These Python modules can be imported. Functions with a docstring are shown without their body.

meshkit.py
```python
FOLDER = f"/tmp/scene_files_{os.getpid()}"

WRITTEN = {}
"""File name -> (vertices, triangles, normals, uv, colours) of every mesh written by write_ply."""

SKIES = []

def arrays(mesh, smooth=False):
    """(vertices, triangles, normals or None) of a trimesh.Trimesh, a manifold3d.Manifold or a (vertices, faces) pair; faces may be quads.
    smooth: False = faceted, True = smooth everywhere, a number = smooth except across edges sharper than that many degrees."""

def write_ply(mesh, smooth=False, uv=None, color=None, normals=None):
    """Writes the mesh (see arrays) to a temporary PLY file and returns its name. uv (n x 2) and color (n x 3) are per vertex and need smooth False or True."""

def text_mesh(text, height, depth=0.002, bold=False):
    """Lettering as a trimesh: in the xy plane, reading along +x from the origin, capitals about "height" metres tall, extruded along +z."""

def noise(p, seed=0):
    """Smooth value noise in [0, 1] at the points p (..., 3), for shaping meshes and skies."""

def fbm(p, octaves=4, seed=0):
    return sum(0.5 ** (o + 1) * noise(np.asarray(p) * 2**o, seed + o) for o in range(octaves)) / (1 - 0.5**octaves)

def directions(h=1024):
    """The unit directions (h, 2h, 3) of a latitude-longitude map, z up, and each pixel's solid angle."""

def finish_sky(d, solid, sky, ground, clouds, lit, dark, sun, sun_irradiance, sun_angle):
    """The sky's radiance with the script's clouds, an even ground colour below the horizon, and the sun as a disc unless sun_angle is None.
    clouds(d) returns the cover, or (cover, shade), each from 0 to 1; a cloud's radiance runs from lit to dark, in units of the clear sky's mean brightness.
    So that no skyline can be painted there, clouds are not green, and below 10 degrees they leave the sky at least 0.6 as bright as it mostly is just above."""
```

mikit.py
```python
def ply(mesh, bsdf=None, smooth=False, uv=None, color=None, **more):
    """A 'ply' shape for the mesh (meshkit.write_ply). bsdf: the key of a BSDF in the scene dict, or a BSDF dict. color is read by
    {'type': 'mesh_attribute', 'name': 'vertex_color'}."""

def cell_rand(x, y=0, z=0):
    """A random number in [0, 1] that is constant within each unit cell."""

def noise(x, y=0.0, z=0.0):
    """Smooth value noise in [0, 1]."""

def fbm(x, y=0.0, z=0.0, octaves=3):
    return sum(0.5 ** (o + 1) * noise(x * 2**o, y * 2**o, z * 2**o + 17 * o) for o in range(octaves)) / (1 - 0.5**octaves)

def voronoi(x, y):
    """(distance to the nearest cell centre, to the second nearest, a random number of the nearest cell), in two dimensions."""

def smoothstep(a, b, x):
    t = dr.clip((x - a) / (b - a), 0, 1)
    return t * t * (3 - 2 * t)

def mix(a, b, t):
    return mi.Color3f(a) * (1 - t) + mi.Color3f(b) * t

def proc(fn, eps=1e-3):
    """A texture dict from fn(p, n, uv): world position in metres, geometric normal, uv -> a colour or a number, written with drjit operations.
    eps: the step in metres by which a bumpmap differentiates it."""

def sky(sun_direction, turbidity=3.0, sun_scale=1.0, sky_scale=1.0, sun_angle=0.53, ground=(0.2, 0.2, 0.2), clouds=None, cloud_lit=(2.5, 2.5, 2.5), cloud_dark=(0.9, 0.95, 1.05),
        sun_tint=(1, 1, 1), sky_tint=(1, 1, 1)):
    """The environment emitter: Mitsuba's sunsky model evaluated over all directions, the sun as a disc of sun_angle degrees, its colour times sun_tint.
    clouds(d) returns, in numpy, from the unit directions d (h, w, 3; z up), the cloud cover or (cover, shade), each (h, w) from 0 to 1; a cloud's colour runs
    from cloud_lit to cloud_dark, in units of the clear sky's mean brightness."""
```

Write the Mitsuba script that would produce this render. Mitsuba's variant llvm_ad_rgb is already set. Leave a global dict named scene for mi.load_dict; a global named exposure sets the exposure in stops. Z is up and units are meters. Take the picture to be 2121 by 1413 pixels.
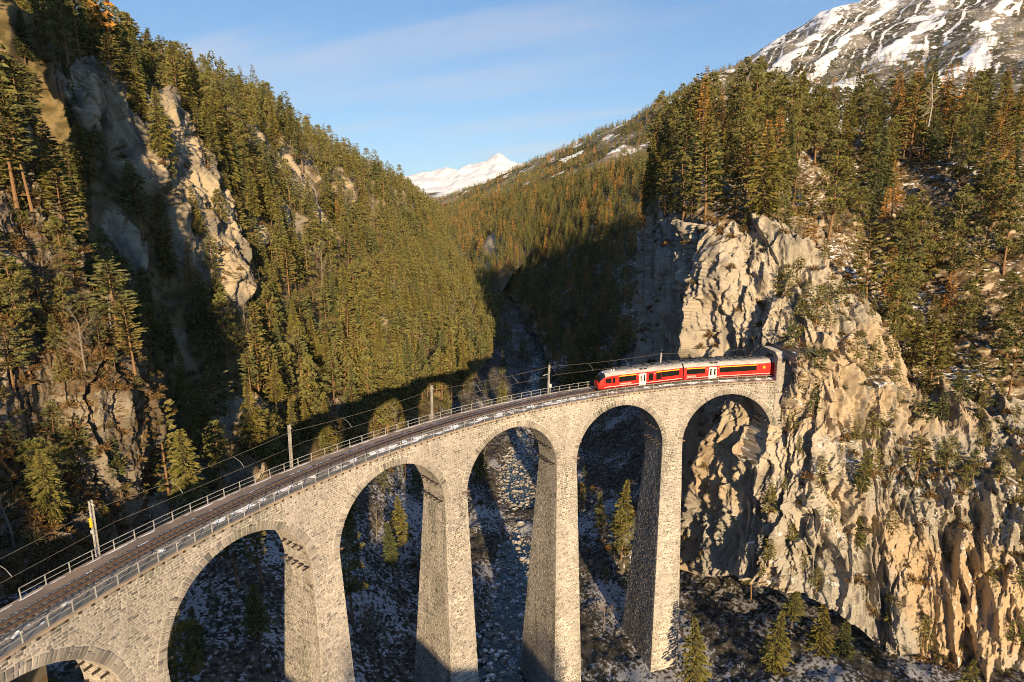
import math, numpy as np, trimesh, shapely, mitsuba as mi, mikit, meshkit
from shapely.geometry import Polygon, box as sbox
from scipy.interpolate import PchipInterpolator
import drjit as dr

T = mi.ScalarTransform4f
scene, labels = {}, {}

# ------------------------------------------------------------------ camera, sky, exposure
EYE = np.array([0.0, 0.0, 31.8])
PITCH, ROLL, FOC = -0.2043, -0.0081, 1165.3          # focal length in pixels of the 2121 px wide photograph
FW = np.array([0, math.cos(PITCH), math.sin(PITCH)])
_r, _u = np.array([1.0, 0, 0]), np.array([0, -math.sin(PITCH), math.cos(PITCH)])
RT, UP = _r * math.cos(ROLL) + _u * math.sin(ROLL), _u * math.cos(ROLL) - _r * math.sin(ROLL)
scene['camera'] = {'type': 'perspective', 'fov': 2 * math.degrees(math.atan(1060.5 / FOC)), 'fov_axis': 'x',
                   'near_clip': 0.5, 'far_clip': 40000.0, 'to_world': T().look_at(origin=EYE.tolist(), target=(EYE + FW).tolist(), up=UP.tolist())}
SUN = np.array([0.222, -0.975, 0.226])


def clouds(d):
    q = np.stack([d[..., 0] / np.maximum(d[..., 2] + 0.12, 0.05), d[..., 1] / np.maximum(d[..., 2] + 0.12, 0.05), 0 * d[..., 0]], -1)
    a = q[..., 0] * 0.93 - q[..., 1] * 0.36
    b = q[..., 0] * 0.36 + q[..., 1] * 0.93
    n = meshkit.fbm(np.stack([a * 0.9, b * 3.4, 0 * a + 3.1], -1), 5, 7)
    w = meshkit.fbm(np.stack([a * 0.35 + 5, b * 0.7, 0 * a + 1.7], -1), 3, 11)
    veil = np.clip((d[..., 2] < 0.5) * (0.42 - d[..., 2]), 0, 1) * 0.45
    return np.clip((n - 0.44) * 3.0, 0, 1) * np.clip((w - 0.40) * 4, 0, 1) * 0.7 + veil * np.clip(0.4 + w, 0, 1), 0.0


scene['sky'] = mikit.sky(SUN, turbidity=2.3, sky_scale=0.57, clouds=clouds, cloud_lit=(2.3, 2.3, 2.45), sun_angle=0.7, sun_tint=(0.85, 0.94, 1.22), sky_tint=(0.52, 0.94, 1.42))
exposure = 3.3
HAZE = 0.000018


# ------------------------------------------------------------------ helpers
def at(px, py, Y):
    """The world point that lies Y metres ahead (measured on the ground plan) and that the photograph shows at pixel px, py."""
    d = FW + RT * (px - 1060.5) / FOC - UP * (py - 706.5) / FOC
    return EYE + d * (Y / d[1])


def project(P):
    d = np.asarray(P) - EYE
    z = d @ FW
    z = np.where(np.abs(z) < 1e-6, 1e-6, z)
    return 1060.5 + FOC * (d @ RT) / z, 706.5 - FOC * (d @ UP) / z, z


def key(name):
    if name not in scene and name not in labels:
        return name
    n = 1
    while f'{name}_{n:03d}' in scene or f'{name}_{n:03d}' in labels:
        n += 1
    return f'{name}_{n:03d}'


_next = {}


def fresh(name):
    """name, name_001, name_002 ... without searching (for long runs of alike things)."""
    n = _next.get(name, -1) + 1
    _next[name] = n
    return name if n == 0 else f'{name}_{n:03d}'


def add(name, mesh, bsdf, parent=None, **kw):
    full = fresh(f'{parent}__{name}' if parent else name)
    scene[full] = mikit.ply(mesh, bsdf, **kw)
    return full


def tag(k, label=None, category=None, group=None, kind=None):
    d = labels.setdefault(k, {})
    for a, b in (('label', label), ('category', category), ('group', group), ('kind', kind)):
        if b:
            d[a] = b


def fbm(P, f, octaves=4, seed=0):
    return meshkit.fbm(np.asarray(P) * f, octaves, seed)


def ridge(P, f, octaves=4, seed=0):
    out, amp, tot = 0, 1.0, 0
    for o in range(octaves):
        out = out + amp * (1 - np.abs(2 * meshkit.noise(np.asarray(P) * f * 2 ** o + 13.7 * o, seed + o) - 1))
        tot += amp
        amp *= 0.5
    return out / tot


class MB:
    """Collects vertices and triangles of one mesh."""

    def __init__(self):
        self.v, self.f, self.c, self.n = [], [], [], 0

    def raw(self, v, f, c=None):
        v, f = np.asarray(v, float), np.asarray(f, int)
        if f.shape[1] == 4:
            f = np.vstack([f[:, [0, 1, 2]], f[:, [0, 2, 3]]])
        self.v.append(v)
        self.f.append(f + self.n)
        self.n += len(v)
        if c is not None:
            self.c.append(np.broadcast_to(np.asarray(c, float), (len(v), 3)))
        return self

    def box(self, lo, hi, c=None, m=None):
        b = trimesh.creation.box(bounds=[lo, hi])
        v = b.vertices if m is None else m(np.array(b.vertices))
        return self.raw(v, b.faces, c)

    def tube(self, pts, r, sides=6, c=None, cap=True):
        p = np.asarray(pts, float)
        r = np.broadcast_to(r, (len(p),))
        t = np.gradient(p, axis=0)
        t /= np.linalg.norm(t, axis=1, keepdims=True) + 1e-12
        a = np.cross(t, np.where(np.abs(t[:, 2:]) < 0.9, [0, 0, 1.0], [1.0, 0, 0]))
        a /= np.linalg.norm(a, axis=1, keepdims=True) + 1e-12
        b, ang = np.cross(t, a), np.arange(sides) * 2 * np.pi / sides
        v = (p[:, None] + r[:, None, None] * (np.cos(ang)[None, :, None] * a[:, None] + np.sin(ang)[None, :, None] * b[:, None])).reshape(-1, 3)
        i, j = np.meshgrid(np.arange(len(p) - 1), np.arange(sides), indexing='ij')
        q = np.stack([i * sides + j, i * sides + (j + 1) % sides, (i + 1) * sides + (j + 1) % sides, (i + 1) * sides + j], -1).reshape(-1, 4)
        f = np.vstack([q[:, [0, 1, 2]], q[:, [0, 2, 3]]])
        if cap:
            k = np.arange(1, sides - 1)
            e = (len(p) - 1) * sides
            f = np.vstack([f, np.stack([0 * k, k + 1, k], 1), np.stack([0 * k + e, k + e, k + 1 + e], 1)])
        return self.raw(v, f, c)

    def mesh(self):
        return np.vstack(self.v), np.vstack(self.f)

    def color(self):
        return np.vstack(self.c) if self.c else None

    def put(self, name, bsdf, parent=None, **kw):
        if self.c:
            kw['color'] = self.color()
        return add(name, self.mesh(), bsdf, parent, **kw)


# ------------------------------------------------------------------ materials
def rgb(*v):
    return {'type': 'rgb', 'value': list(v)}


def principled(name, color, rough=0.6, **kw):
    scene[name] = {'type': 'twosided', 'bsdf': {'type': 'principled', 'base_color': color if isinstance(color, dict) else rgb(*color), 'roughness': rough, **kw}}


def diffuse(name, color):
    scene[name] = {'type': 'twosided', 'bsdf': {'type': 'diffuse', 'reflectance': color if isinstance(color, dict) else rgb(*color)}}


mix, smooth, pn, pf = mikit.mix, mikit.smoothstep, mikit.noise, mikit.fbm
vcol = {'type': 'mesh_attribute', 'name': 'vertex_color'}
diffuse('leafy', vcol)
diffuse('stone_face', vcol)


def rock_color(p, n, uv):
    a = pf(p.x * 0.05, p.y * 0.05, p.z * 0.022, 4)
    b = pf(p.x * 0.35, p.y * 0.35, p.z * 0.16, 4)
    c = mix((0.40, 0.36, 0.305), (0.30, 0.285, 0.26), smooth(0.38, 0.62, a))
    c = mix(c, (0.42, 0.30, 0.17), 0.45 * smooth(0.55, 0.70, pf(p.x * 0.045 + 7, p.y * 0.045, p.z * 0.03 + 3, 3)))
    c = mix(c, (0.20, 0.175, 0.14), 0.75 * smooth(0.56, 0.70, b))
    streak = pf(p.x * 0.9, p.y * 0.9, p.z * 0.07, 4)
    c = mix(c, (0.15, 0.145, 0.14), 0.65 * smooth(0.56, 0.70, streak))
    c = mix(c, (0.44, 0.31, 0.17), 0.6 * smooth(0.48, 0.66, pf(p.x * 0.06 + 3, p.y * 0.06, p.z * 0.05, 3)) * smooth(10, -35, mi.Float(p.z)))
    ledge = smooth(0.58, 0.82, mi.Float(n.z) + 0.45 * (pf(p.x * 0.4, p.y * 0.4, p.z * 0.4, 3) - 0.5))
    veg = mix((0.115, 0.085, 0.045), (0.07, 0.07, 0.03), smooth(0.4, 0.6, pn(p.x * 0.8, p.y * 0.8, p.z * 0.8)))
    c = mix(c, veg, ledge * 0.9)
    snow = ledge * smooth(0.55, 0.60, pf(p.x * 0.5, p.y * 0.5, p.z * 0.5, 4)) * smooth(0.72, 0.9, mi.Float(n.z) + 0.2 * (pn(p.x, p.y, p.z) - 0.5))
    return mix(c, (0.80, 0.82, 0.86), snow)


def ground_color(p, n, uv):
    s = pf(p.x * 0.10, p.y * 0.10, p.z * 0.10, 3)
    b = pf(p.x * 0.9, p.y * 0.9, p.z * 0.9, 3)
    c = mix((0.085, 0.062, 0.035), (0.17, 0.125, 0.075), smooth(0.35, 0.65, b))
    rc = mix((0.42, 0.36, 0.28), (0.24, 0.215, 0.18), smooth(0.42, 0.62, pf(p.x * 0.3, p.y * 0.3, p.z * 0.15, 4)))
    c = mix(c, rc, smooth(0.42, 0.22, mi.Float(n.z) + 0.3 * (s - 0.5)))
    k = smooth(0.57, 0.62, 0.40 * s + 0.60 * pf(p.x * 1.1, p.y * 1.1, p.z * 2.2, 4)) * smooth(0.45, 0.70, mi.Float(n.z))
    return mix(c, (0.80, 0.82, 0.86), k * 0.9)


def hillside_color(p, n, uv):
    b = pf(p.x * 0.5, p.y * 0.5, p.z * 0.5, 4)
    c = mix((0.085, 0.070, 0.034), (0.19, 0.145, 0.075), smooth(0.35, 0.65, b))
    rock = dr.maximum(smooth(0.16, 0.06, mi.Float(n.z)) * 0.25, mi.Float(uv.x) * smooth(0.80, 0.62, mi.Float(n.z) + 0.4 * (pf(p.x * 0.4, p.y * 0.4, p.z * 0.4, 3) - 0.5)))
    rc = mix((0.38, 0.32, 0.235), (0.20, 0.18, 0.155), smooth(0.42, 0.62, pf(p.x * 0.25, p.y * 0.25, p.z * 0.12, 4)))
    return mix(c, rc, rock)


def bank_color(p, n, uv):
    s = 0.46 * pf(p.x * 0.13, p.y * 0.13, 2.0, 4) + 0.54 * pf(p.x * 2.2, p.y * 2.2, 5.0, 4)
    b = pf(p.x * 1.4, p.y * 1.4, p.z, 3)
    c = mix((0.045, 0.042, 0.034), (0.135, 0.12, 0.10), smooth(0.35, 0.65, b))
    k = smooth(0.545, 0.60, s + 0.16 * (b - 0.5)) * (1 - 0.6 * smooth(190, 300, mi.Float(p.y)))
    return mix(c, (0.56, 0.58, 0.63), k * 0.72)


def mountain_color(p, n, uv):
    z = mi.Float(p.z)
    big = pf(p.x * 0.006, p.y * 0.006, p.z * 0.006, 4)
    fine = pf(p.x * 0.06, p.y * 0.06, p.z * 0.06, 4)
    forest = mix((0.05, 0.055, 0.028), (0.10, 0.075, 0.03), smooth(0.4, 0.62, fine))
    rock = mix((0.30, 0.26, 0.21), (0.17, 0.15, 0.13), smooth(0.4, 0.6, fine))
    c = mix(forest, rock, smooth(0.50, 0.62, big + 0.0002 * z))
    sn = smooth(0.50, 0.56, pf(p.x * 0.02, p.y * 0.02, p.z * 0.02, 4) + 0.00035 * (z - 620) + 0.14 * (fine - 0.5))
    return mix(c, (0.84, 0.85, 0.88), sn * 0.95)


def far_snow_color(p, n, uv):
    z = mi.Float(p.z)
    fine = pf(p.x * 0.006, p.y * 0.006, p.z * 0.006, 4)
    c = mix((0.06, 0.055, 0.04), (0.16, 0.13, 0.10), smooth(0.4, 0.6, fine))
    sn = smooth(0.42, 0.50, fine * 0.5 + 0.25 + 0.0011 * (z - 380))
    return mix(c, (0.74, 0.76, 0.80), sn)


def bumped(name, fn, height, freq, squash=1.0, octaves=4):
    def h(p, n, uv):
        return pf(p.x * freq, p.y * freq, p.z * freq * squash, octaves)
    scene[name] = {'type': 'twosided', 'bsdf': {'type': 'bumpmap', 'arbitrary': {**mikit.proc(h, 0.05)}, 'scale': height,
                                               'bsdf': {'type': 'diffuse', 'reflectance': mikit.proc(fn)}}}


diffuse('rock', mikit.proc(rock_color))
diffuse('ground_soil', mikit.proc(ground_color))
diffuse('hillside_soil', mikit.proc(hillside_color))
def outcrop_color(p, n, uv):
    b = pf(p.x * 0.6, p.y * 0.6, p.z * 0.6, 4)
    c = mix((0.07, 0.050, 0.030), (0.155, 0.108, 0.064), smooth(0.35, 0.65, b))
    rc = mix((0.25, 0.22, 0.18), (0.14, 0.125, 0.105), smooth(0.42, 0.60, pf(p.x * 0.35, p.y * 0.35, p.z * 0.2, 4)))
    return mix(c, rc, smooth(0.24, 0.08, mi.Float(n.z) + 0.5 * (pf(p.x * 0.5, p.y * 0.5, p.z * 0.5, 4) - 0.42)))


diffuse('outcrop_soil', mikit.proc(outcrop_color))
diffuse('bank_soil', mikit.proc(bank_color))
diffuse('mountain_face', mikit.proc(mountain_color))
def peak_color(p, n, uv):
    z = mi.Float(p.z)
    fine = pf(p.x * 0.05, p.y * 0.05, p.z * 0.05, 4)
    mid_ = pf(p.x * 0.012, p.y * 0.012, p.z * 0.012, 3)
    c = mix((0.034, 0.038, 0.030), (0.085, 0.072, 0.05), smooth(0.4, 0.62, fine))
    c = mix(c, (0.21, 0.19, 0.165), smooth(0.52, 0.66, mid_ + 0.0002 * (z - 400)))
    g = mi.Float(uv.x)
    k = smooth(0.27, 0.18, g + 1.3 * (mid_ - 0.5) + 0.7 * (fine - 0.5) - 0.00030 * (z - 500)) + smooth(0.64, 0.72, fine * 0.5 + 0.25 + 0.0007 * (z - 760) + 0.6 * (mid_ - 0.5)) + 0.4 * smooth(0.60, 0.64, pf(p.x * 0.15, p.y * 0.15, p.z * 0.15, 3))
    k = k + 0.85 * smooth(0.22, 0.12, mi.Float(uv.y) + 1.1 * (mid_ - 0.42) + 0.7 * (fine - 0.5) - 0.0003 * (z - 600))
    return mix(c, (0.84, 0.85, 0.88), dr.clip(k, 0, 0.95))


diffuse('peak_face', mikit.proc(peak_color))
diffuse('far_snow', mikit.proc(far_snow_color))


# ------------------------------------------------------------------ terrain
class Patch:
    """A sheet of ground through rows of world points, finely divided and roughened along its normals."""

    def __init__(self, rows, nu, nv, rough=None):
        G = np.array(rows, float)
        R, C = G.shape[:2]
        tu = np.linspace(0, C - 1, nu) if np.isscalar(nu) else np.asarray(nu)
        tv = np.linspace(0, R - 1, nv) if np.isscalar(nv) else np.asarray(nv)
        nu, nv = len(tu), len(tv)
        self.U, self.V = np.meshgrid(tu, tv)
        G = PchipInterpolator(np.arange(C), G, axis=1)(tu)
        G = PchipInterpolator(np.arange(R), G, axis=0)(tv)
        self.nu, self.nv = nu, nv
        N = self.normals(G)
        if rough is not None:
            G = rough(G, N, self.U, self.V)
        self.G, self.N = G, self.normals(G)

    @staticmethod
    def normals(G):
        n = np.cross(np.gradient(G, axis=1), np.gradient(G, axis=0))
        n /= np.linalg.norm(n, axis=-1, keepdims=True) + 1e-9
        s = np.where((n * (EYE - G)).sum(-1).mean() < 0, -1.0, 1.0)
        return n * s

    def mesh(self):
        i, j = np.meshgrid(np.arange(self.nv - 1), np.arange(self.nu - 1), indexing='ij')
        a = i * self.nu + j
        f = np.stack([a, a + 1, a + self.nu + 1, a + self.nu], -1).reshape(-1, 4)
        v = self.G.reshape(-1, 3)
        t = np.cross(v[f[:, 1]] - v[f[:, 0]], v[f[:, 2]] - v[f[:, 0]])
        if (t * (self.N.reshape(-1, 3)[f[:, 0]])).sum() < 0:
            f = f[:, ::-1]
        return v, f

    def scatter(self, n, rng, spacing=0.0, ok=None):
        """About n points by plan area; ok(P, N, U, V) keeps."""
        G = self.G
        e1, e2 = G[:-1, 1:] - G[:-1, :-1], G[1:, :-1] - G[:-1, :-1]
        area = np.linalg.norm(np.cross(e1, e2), axis=-1) * np.clip(1.4 * np.abs(self.N[:-1, :-1, 2]) + 0.1, 0.2, 1)
        k = rng.choice(area.size, n, p=(area / area.sum()).ravel())
        i, j = np.unravel_index(k, area.shape)
        a, b = rng.random(n)[:, None], rng.random(n)[:, None]
        P = G[i, j] * (1 - a) * (1 - b) + G[i, j + 1] * a * (1 - b) + G[i + 1, j] * (1 - a) * b + G[i + 1, j + 1] * a * b
        N = self.N[i, j]
        keep = np.ones(n, bool) if ok is None else ok(P, N, self.U[i, j], self.V[i, j])
        P, N = P[keep], N[keep]
        if spacing:
            out, cells = [], {}
            for q, p in enumerate(P):
                c = tuple(np.floor(p / spacing).astype(int))
                near = [o for dx in (-1, 0, 1) for dy in (-1, 0, 1) for dz in (-1, 0, 1) for o in cells.get((c[0] + dx, c[1] + dy, c[2] + dz), ())]
                if all(((P[o] - p) ** 2).sum() > spacing ** 2 for o in near):
                    cells.setdefault(c, []).append(q)
                    out.append(q)
            P, N = P[out], N[out]
        return P, N


def roughen(amp, f, seed, amp2=0.0, f2=1.0, vertical=1.0):
    def go(G, N, U, V):
        Q = G * [1, 1, vertical]
        return G + N * (amp * (fbm(Q, f, 4, seed) - 0.5) * 2 + amp2 * (ridge(Q, f2, 3, seed + 9) - 0.6) * 2)[..., None]
    return go


def billow(P, f, octaves=3, seed=0):
    """Rounded bumps with sharp creases between them."""
    return 1 - ridge(P, f, octaves, seed)


def rock_relief(G, lean=0.25, flute=1.0, seed=0):
    """Height of bare rock over its mean surface: leaning fins and gullies, ledges, blocks and crumbly roughness, in metres."""
    w = G + 3.0 * (np.stack([fbm(G * [1, 1, 0.5], 0.06, 3, 5 + seed), fbm(G * [1, 1, 0.5], 0.06, 3, 6 + seed), fbm(G, 0.06, 3, 7 + seed)], -1) - 0.5) * [2, 2, 1]
    q = np.stack([w[..., 0] + lean * w[..., 2], w[..., 1] + 0.1 * w[..., 2], w[..., 2] * 0.10], -1)
    d = flute * (3.2 * (ridge(q, 0.05, 2, 21 + seed) - 0.62) * 2 + 4.4 * (ridge(q, 0.115, 2, 31 + seed) - 0.6) * 2 + 2.2 * (ridge(q * [1, 1, 1.8], 0.30, 2, 36 + seed) - 0.6) * 2)
    v = np.stack([w[..., 0] + lean * w[..., 2], w[..., 1], w[..., 2] * 0.15], -1)
    d = d + 2.0 * (ridge(v, 0.26, 3, 41 + seed) - 0.60) * 2
    d = d + 0.4 * (ridge(v * [1, 1, 1.6], 0.65, 3, 46 + seed) - 0.62) * 2
    d = d + 0.30 * (ridge(v * [1, 1, 1.2] + 0.2 * G, 1.1, 3, 48 + seed) - 0.6) * 2
    d = d + 0.30 * (fbm(G, 2.2, 2, 49 + seed) - 0.5) * 2
    return d


def fractured(G, seed=0, scales=((4.5, 0.75, 0.26), (1.9, 0.45, 0.38), (0.85, 0.22, 0.42)), tall=0.24):
    """Height of broken rock: blocks with tilted flat faces that stand proud of each other along sharp joints."""
    from scipy.spatial import cKDTree
    r = np.random.default_rng(seed)
    P = (G + 0.5 * (fbm(G, 0.5, 2, seed)[..., None] - 0.5)).reshape(-1, 3) * [1, 1, tall]
    cell = np.median(np.linalg.norm(np.diff(G, axis=1), axis=-1)) * np.median(np.linalg.norm(np.diff(G, axis=0), axis=-1))
    d = 0
    for size, amp, slope in scales:
        n = int(np.clip(P.shape[0] * cell * tall / size ** 2, 50, P.shape[0] // 6))
        c = P[r.choice(len(P), n, replace=False)] + r.normal(0, size * 0.3, (n, 3))
        i = cKDTree(c).query(P)[1]
        t = r.normal(0, slope, (n, 3))
        d = d + r.uniform(-amp, amp, n)[i] + np.clip(((P - c[i]) * t[i]).sum(1), -amp * 1.5, amp * 1.5)
    return d.reshape(G.shape[:2])


def cliff_rough(G, N, U, V):
    far = np.linalg.norm((G - [52.5, 106, 3]) * [1, 1, 0.8], axis=-1)
    side = np.clip((4.3 - U) / 1.0, 0, 1) * 0.85                        # the face that looks away from the sun: smoother, with long upright fins
    q = np.stack([G[..., 0] + 0.1 * G[..., 2], G[..., 1] + 0.25 * G[..., 2], 0.10 * G[..., 2]], -1) + 2.5 * (fbm(G, 0.1, 3, 3)[..., None] - 0.5)
    d2 = np.interp(U, [1, 2.2, 4.5], [2.5, 6.0, 6.5]) * (ridge(q, 0.10, 2, 61) - 0.66) * 2 + 2.0 * (ridge(q * [1, 1, 1.5], 0.26, 3, 66) - 0.62) * 2 + 0.8 * (ridge(q * [1, 1, 4], 0.8, 3, 67) - 0.6) * 2 + 0.4 * (fbm(G, 0.9, 3, 8) - 0.5) * 2
    d = (1.15 * (1 - side) * rock_relief(G) + side * d2) * np.clip((far - 2) / 16, 0.25, 1)
    d = d * 0.9 + fractured(G, 3)
    P = G + (N + np.stack([-0.35 * (1 - side), 0.1 + 0 * U, 0 * U], -1)) * d[..., None]
    # the rock was cut back for the line: nothing stands in the clearance of the track or before the portal
    cx, cy, a0 = 53.0724, 8.1041, math.radians(129.4816)
    rad = np.hypot(P[..., 0] - cx, P[..., 1] - cy)
    s = (a0 - np.arctan2(P[..., 1] - cy, P[..., 0] - cx)) * 100
    rough = 0.5 * (fbm(P, 0.8, 3, 2) - 0.5)
    drop = np.clip(-1 - P[..., 2], 0, 14)
    rmin, smin = 106.4 - 0.42 * drop + 2 * rough, 69.0 - 0.35 * drop + 2 * rough
    near = (s > 10) & (s < smin) & (rad < rmin) & (P[..., 2] > -15) & (P[..., 2] < 7.2 + 4 * rough)
    s2 = np.where(near & (rad < rmin - 4.4), smin, s)
    r2 = np.where(near & (rad >= rmin - 4.4), rmin, rad)
    over = ~near & (s > 69) & (s < 79) & (rad > 97.4) & (rad < 105) & (P[..., 2] > -4) & (P[..., 2] < 7 + 5 * rough)
    r2 = np.where(over, 97.4 - np.abs(fractured(G, 5)) * 1.3 - 2 * np.abs(rough), r2)
    near = near | over
    P[..., 0] = np.where(near, cx + r2 * np.cos(a0 - s2 / 100), P[..., 0])
    P[..., 1] = np.where(near, cy + r2 * np.sin(a0 - s2 / 100), P[..., 1])
    return P


patches = {}


def terrain(name, kind_label, category, bsdf, P, **kw):
    sm = bsdf not in ('rock', 'outcrop_soil')
    if kw.get('gully'):        # uv: how deep in a gully, how high on the face
        u, v = np.meshgrid(np.linspace(0, 9, P.nu), np.linspace(0, 3, P.nv))
        w = u * 2.1 + 3.4 * fbm(P.G, 0.0022, 4, 5)
        w2 = u * 9 + 9 * fbm(P.G, 0.003, 4, 15)
        uv = np.stack([np.abs(2 * (w / 2.6 - np.floor(w / 2.6)) - 1), np.abs(2 * (w2 / 2.2 - np.floor(w2 / 2.2)) - 1)], -1).reshape(-1, 2)
        k = add(name, P.mesh(), bsdf, smooth=True, uv=uv)
    else:
        k = add(name, P.mesh(), bsdf, smooth=sm, **({'uv': kw['uv']} if 'uv' in kw else {}))
    tag(k, kind_label, category, kind='structure')
    patches.setdefault(name, []).append(P)
    return P


# left side of the gorge: shaded cliff, sunlit hillside and the spur it ends in
cols = [  # ridge, upper, middle, lower, foot
    [(-160, -10, 135), (-160, 200, 128), (-160, 450, 124), (-160, 750, 120), (-160, 1150, 112)],
    [(60, 45, 150), (60, 220, 142), (60, 460, 136), (60, 760, 128), (60, 1150, 116)],
    [(180, 115, 165), (190, 200, 150), (210, 430, 142), (230, 760, 132), (260, 1150, 114)],
    [(300, 178, 200), (320, 250, 172), (350, 450, 158), (390, 740, 142), (420, 1080, 120)],
    [(430, 228, 240), (450, 310, 205), (480, 480, 182), (520, 720, 160), (560, 1010, 138)],
    [(540, 268, 290), (570, 380, 245), (600, 520, 220), (630, 720, 192), (690, 960, 160)],
    [(640, 318, 345), (670, 430, 290), (700, 560, 258), (740, 730, 225), (810, 910, 190)],
    [(740, 368, 400), (770, 480, 345), (800, 590, 305), (840, 720, 272), (900, 850, 225)],
    [(825, 410, 455), (850, 520, 400), (880, 610, 360), (920, 700, 325), (985, 785, 275)],
    [(875, 440, 560), (900, 520, 490), (930, 590, 440), (965, 650, 400), (1020, 720, 345)],
    [(905, 455, 680), (930, 520, 620), (955, 570, 580), (985, 610, 540), (1040, 650, 470)],
]
rows = [[at(*c[r]) for c in cols] for r in range(5)]
back = [[p + [-90, 60, 30] for p in rows[0]]]


CRAGS = [(1.95, 1.9, 0.35, 0.5), (2.8, 2.2, 0.6, 0.75), (3.4, 2.8, 0.6, 0.8), (3.7, 3.35, 0.35, 0.5), (2.2, 3.3, 0.3, 0.4), (5.2, 1.6, 0.42, 0.42), (5.6, 2.0, 0.3, 0.42), (6.4, 1.5, 0.30, 0.36), (7.1, 1.7, 0.22, 0.3), (8.0, 1.15, 0.25, 0.25), (4.45, 1.6, 0.2, 0.2), (1.2, 3.9, 0.6, 0.5)]


def crag(G, U, V):
    """How much the hillside is bare rock at a place, 0 to 1."""
    m = 0 * U
    for u, v, a, b in CRAGS:
        m = np.maximum(m, 1.5 - np.hypot((U - u) / a, (V - v) / b))
    m = np.maximum(m, (fbm(G, 0.035, 3, 19) - 0.60) * 7)
    m = m + 1.3 * (fbm(G, 0.06, 4, 12) - 0.5)
    return np.clip((m - 0.35) / 0.3, 0, 1) * np.clip((U - 1.25) * 3, 0, 1)


def left_rough(G, N, U, V):
    c = crag(G, U, V)
    r = 3.2 * (fbm(G, 0.03, 4, 3) - 0.5) * 2 + 1.0 * (fbm(G, 0.15, 3, 8) - 0.5) * 2 + 5.0 * (ridge(np.stack([U * 40, 0 * U, V * 6], -1), 0.045, 2, 71) - 0.6)
    return G + N * (r + c * (0.8 * rock_relief(G, 0.1, 0.8, 100) + 1.0 * fractured(G, 7, ((5.0, 0.9, 0.3), (2.2, 0.45, 0.4))) + 1.5))[..., None]


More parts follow.
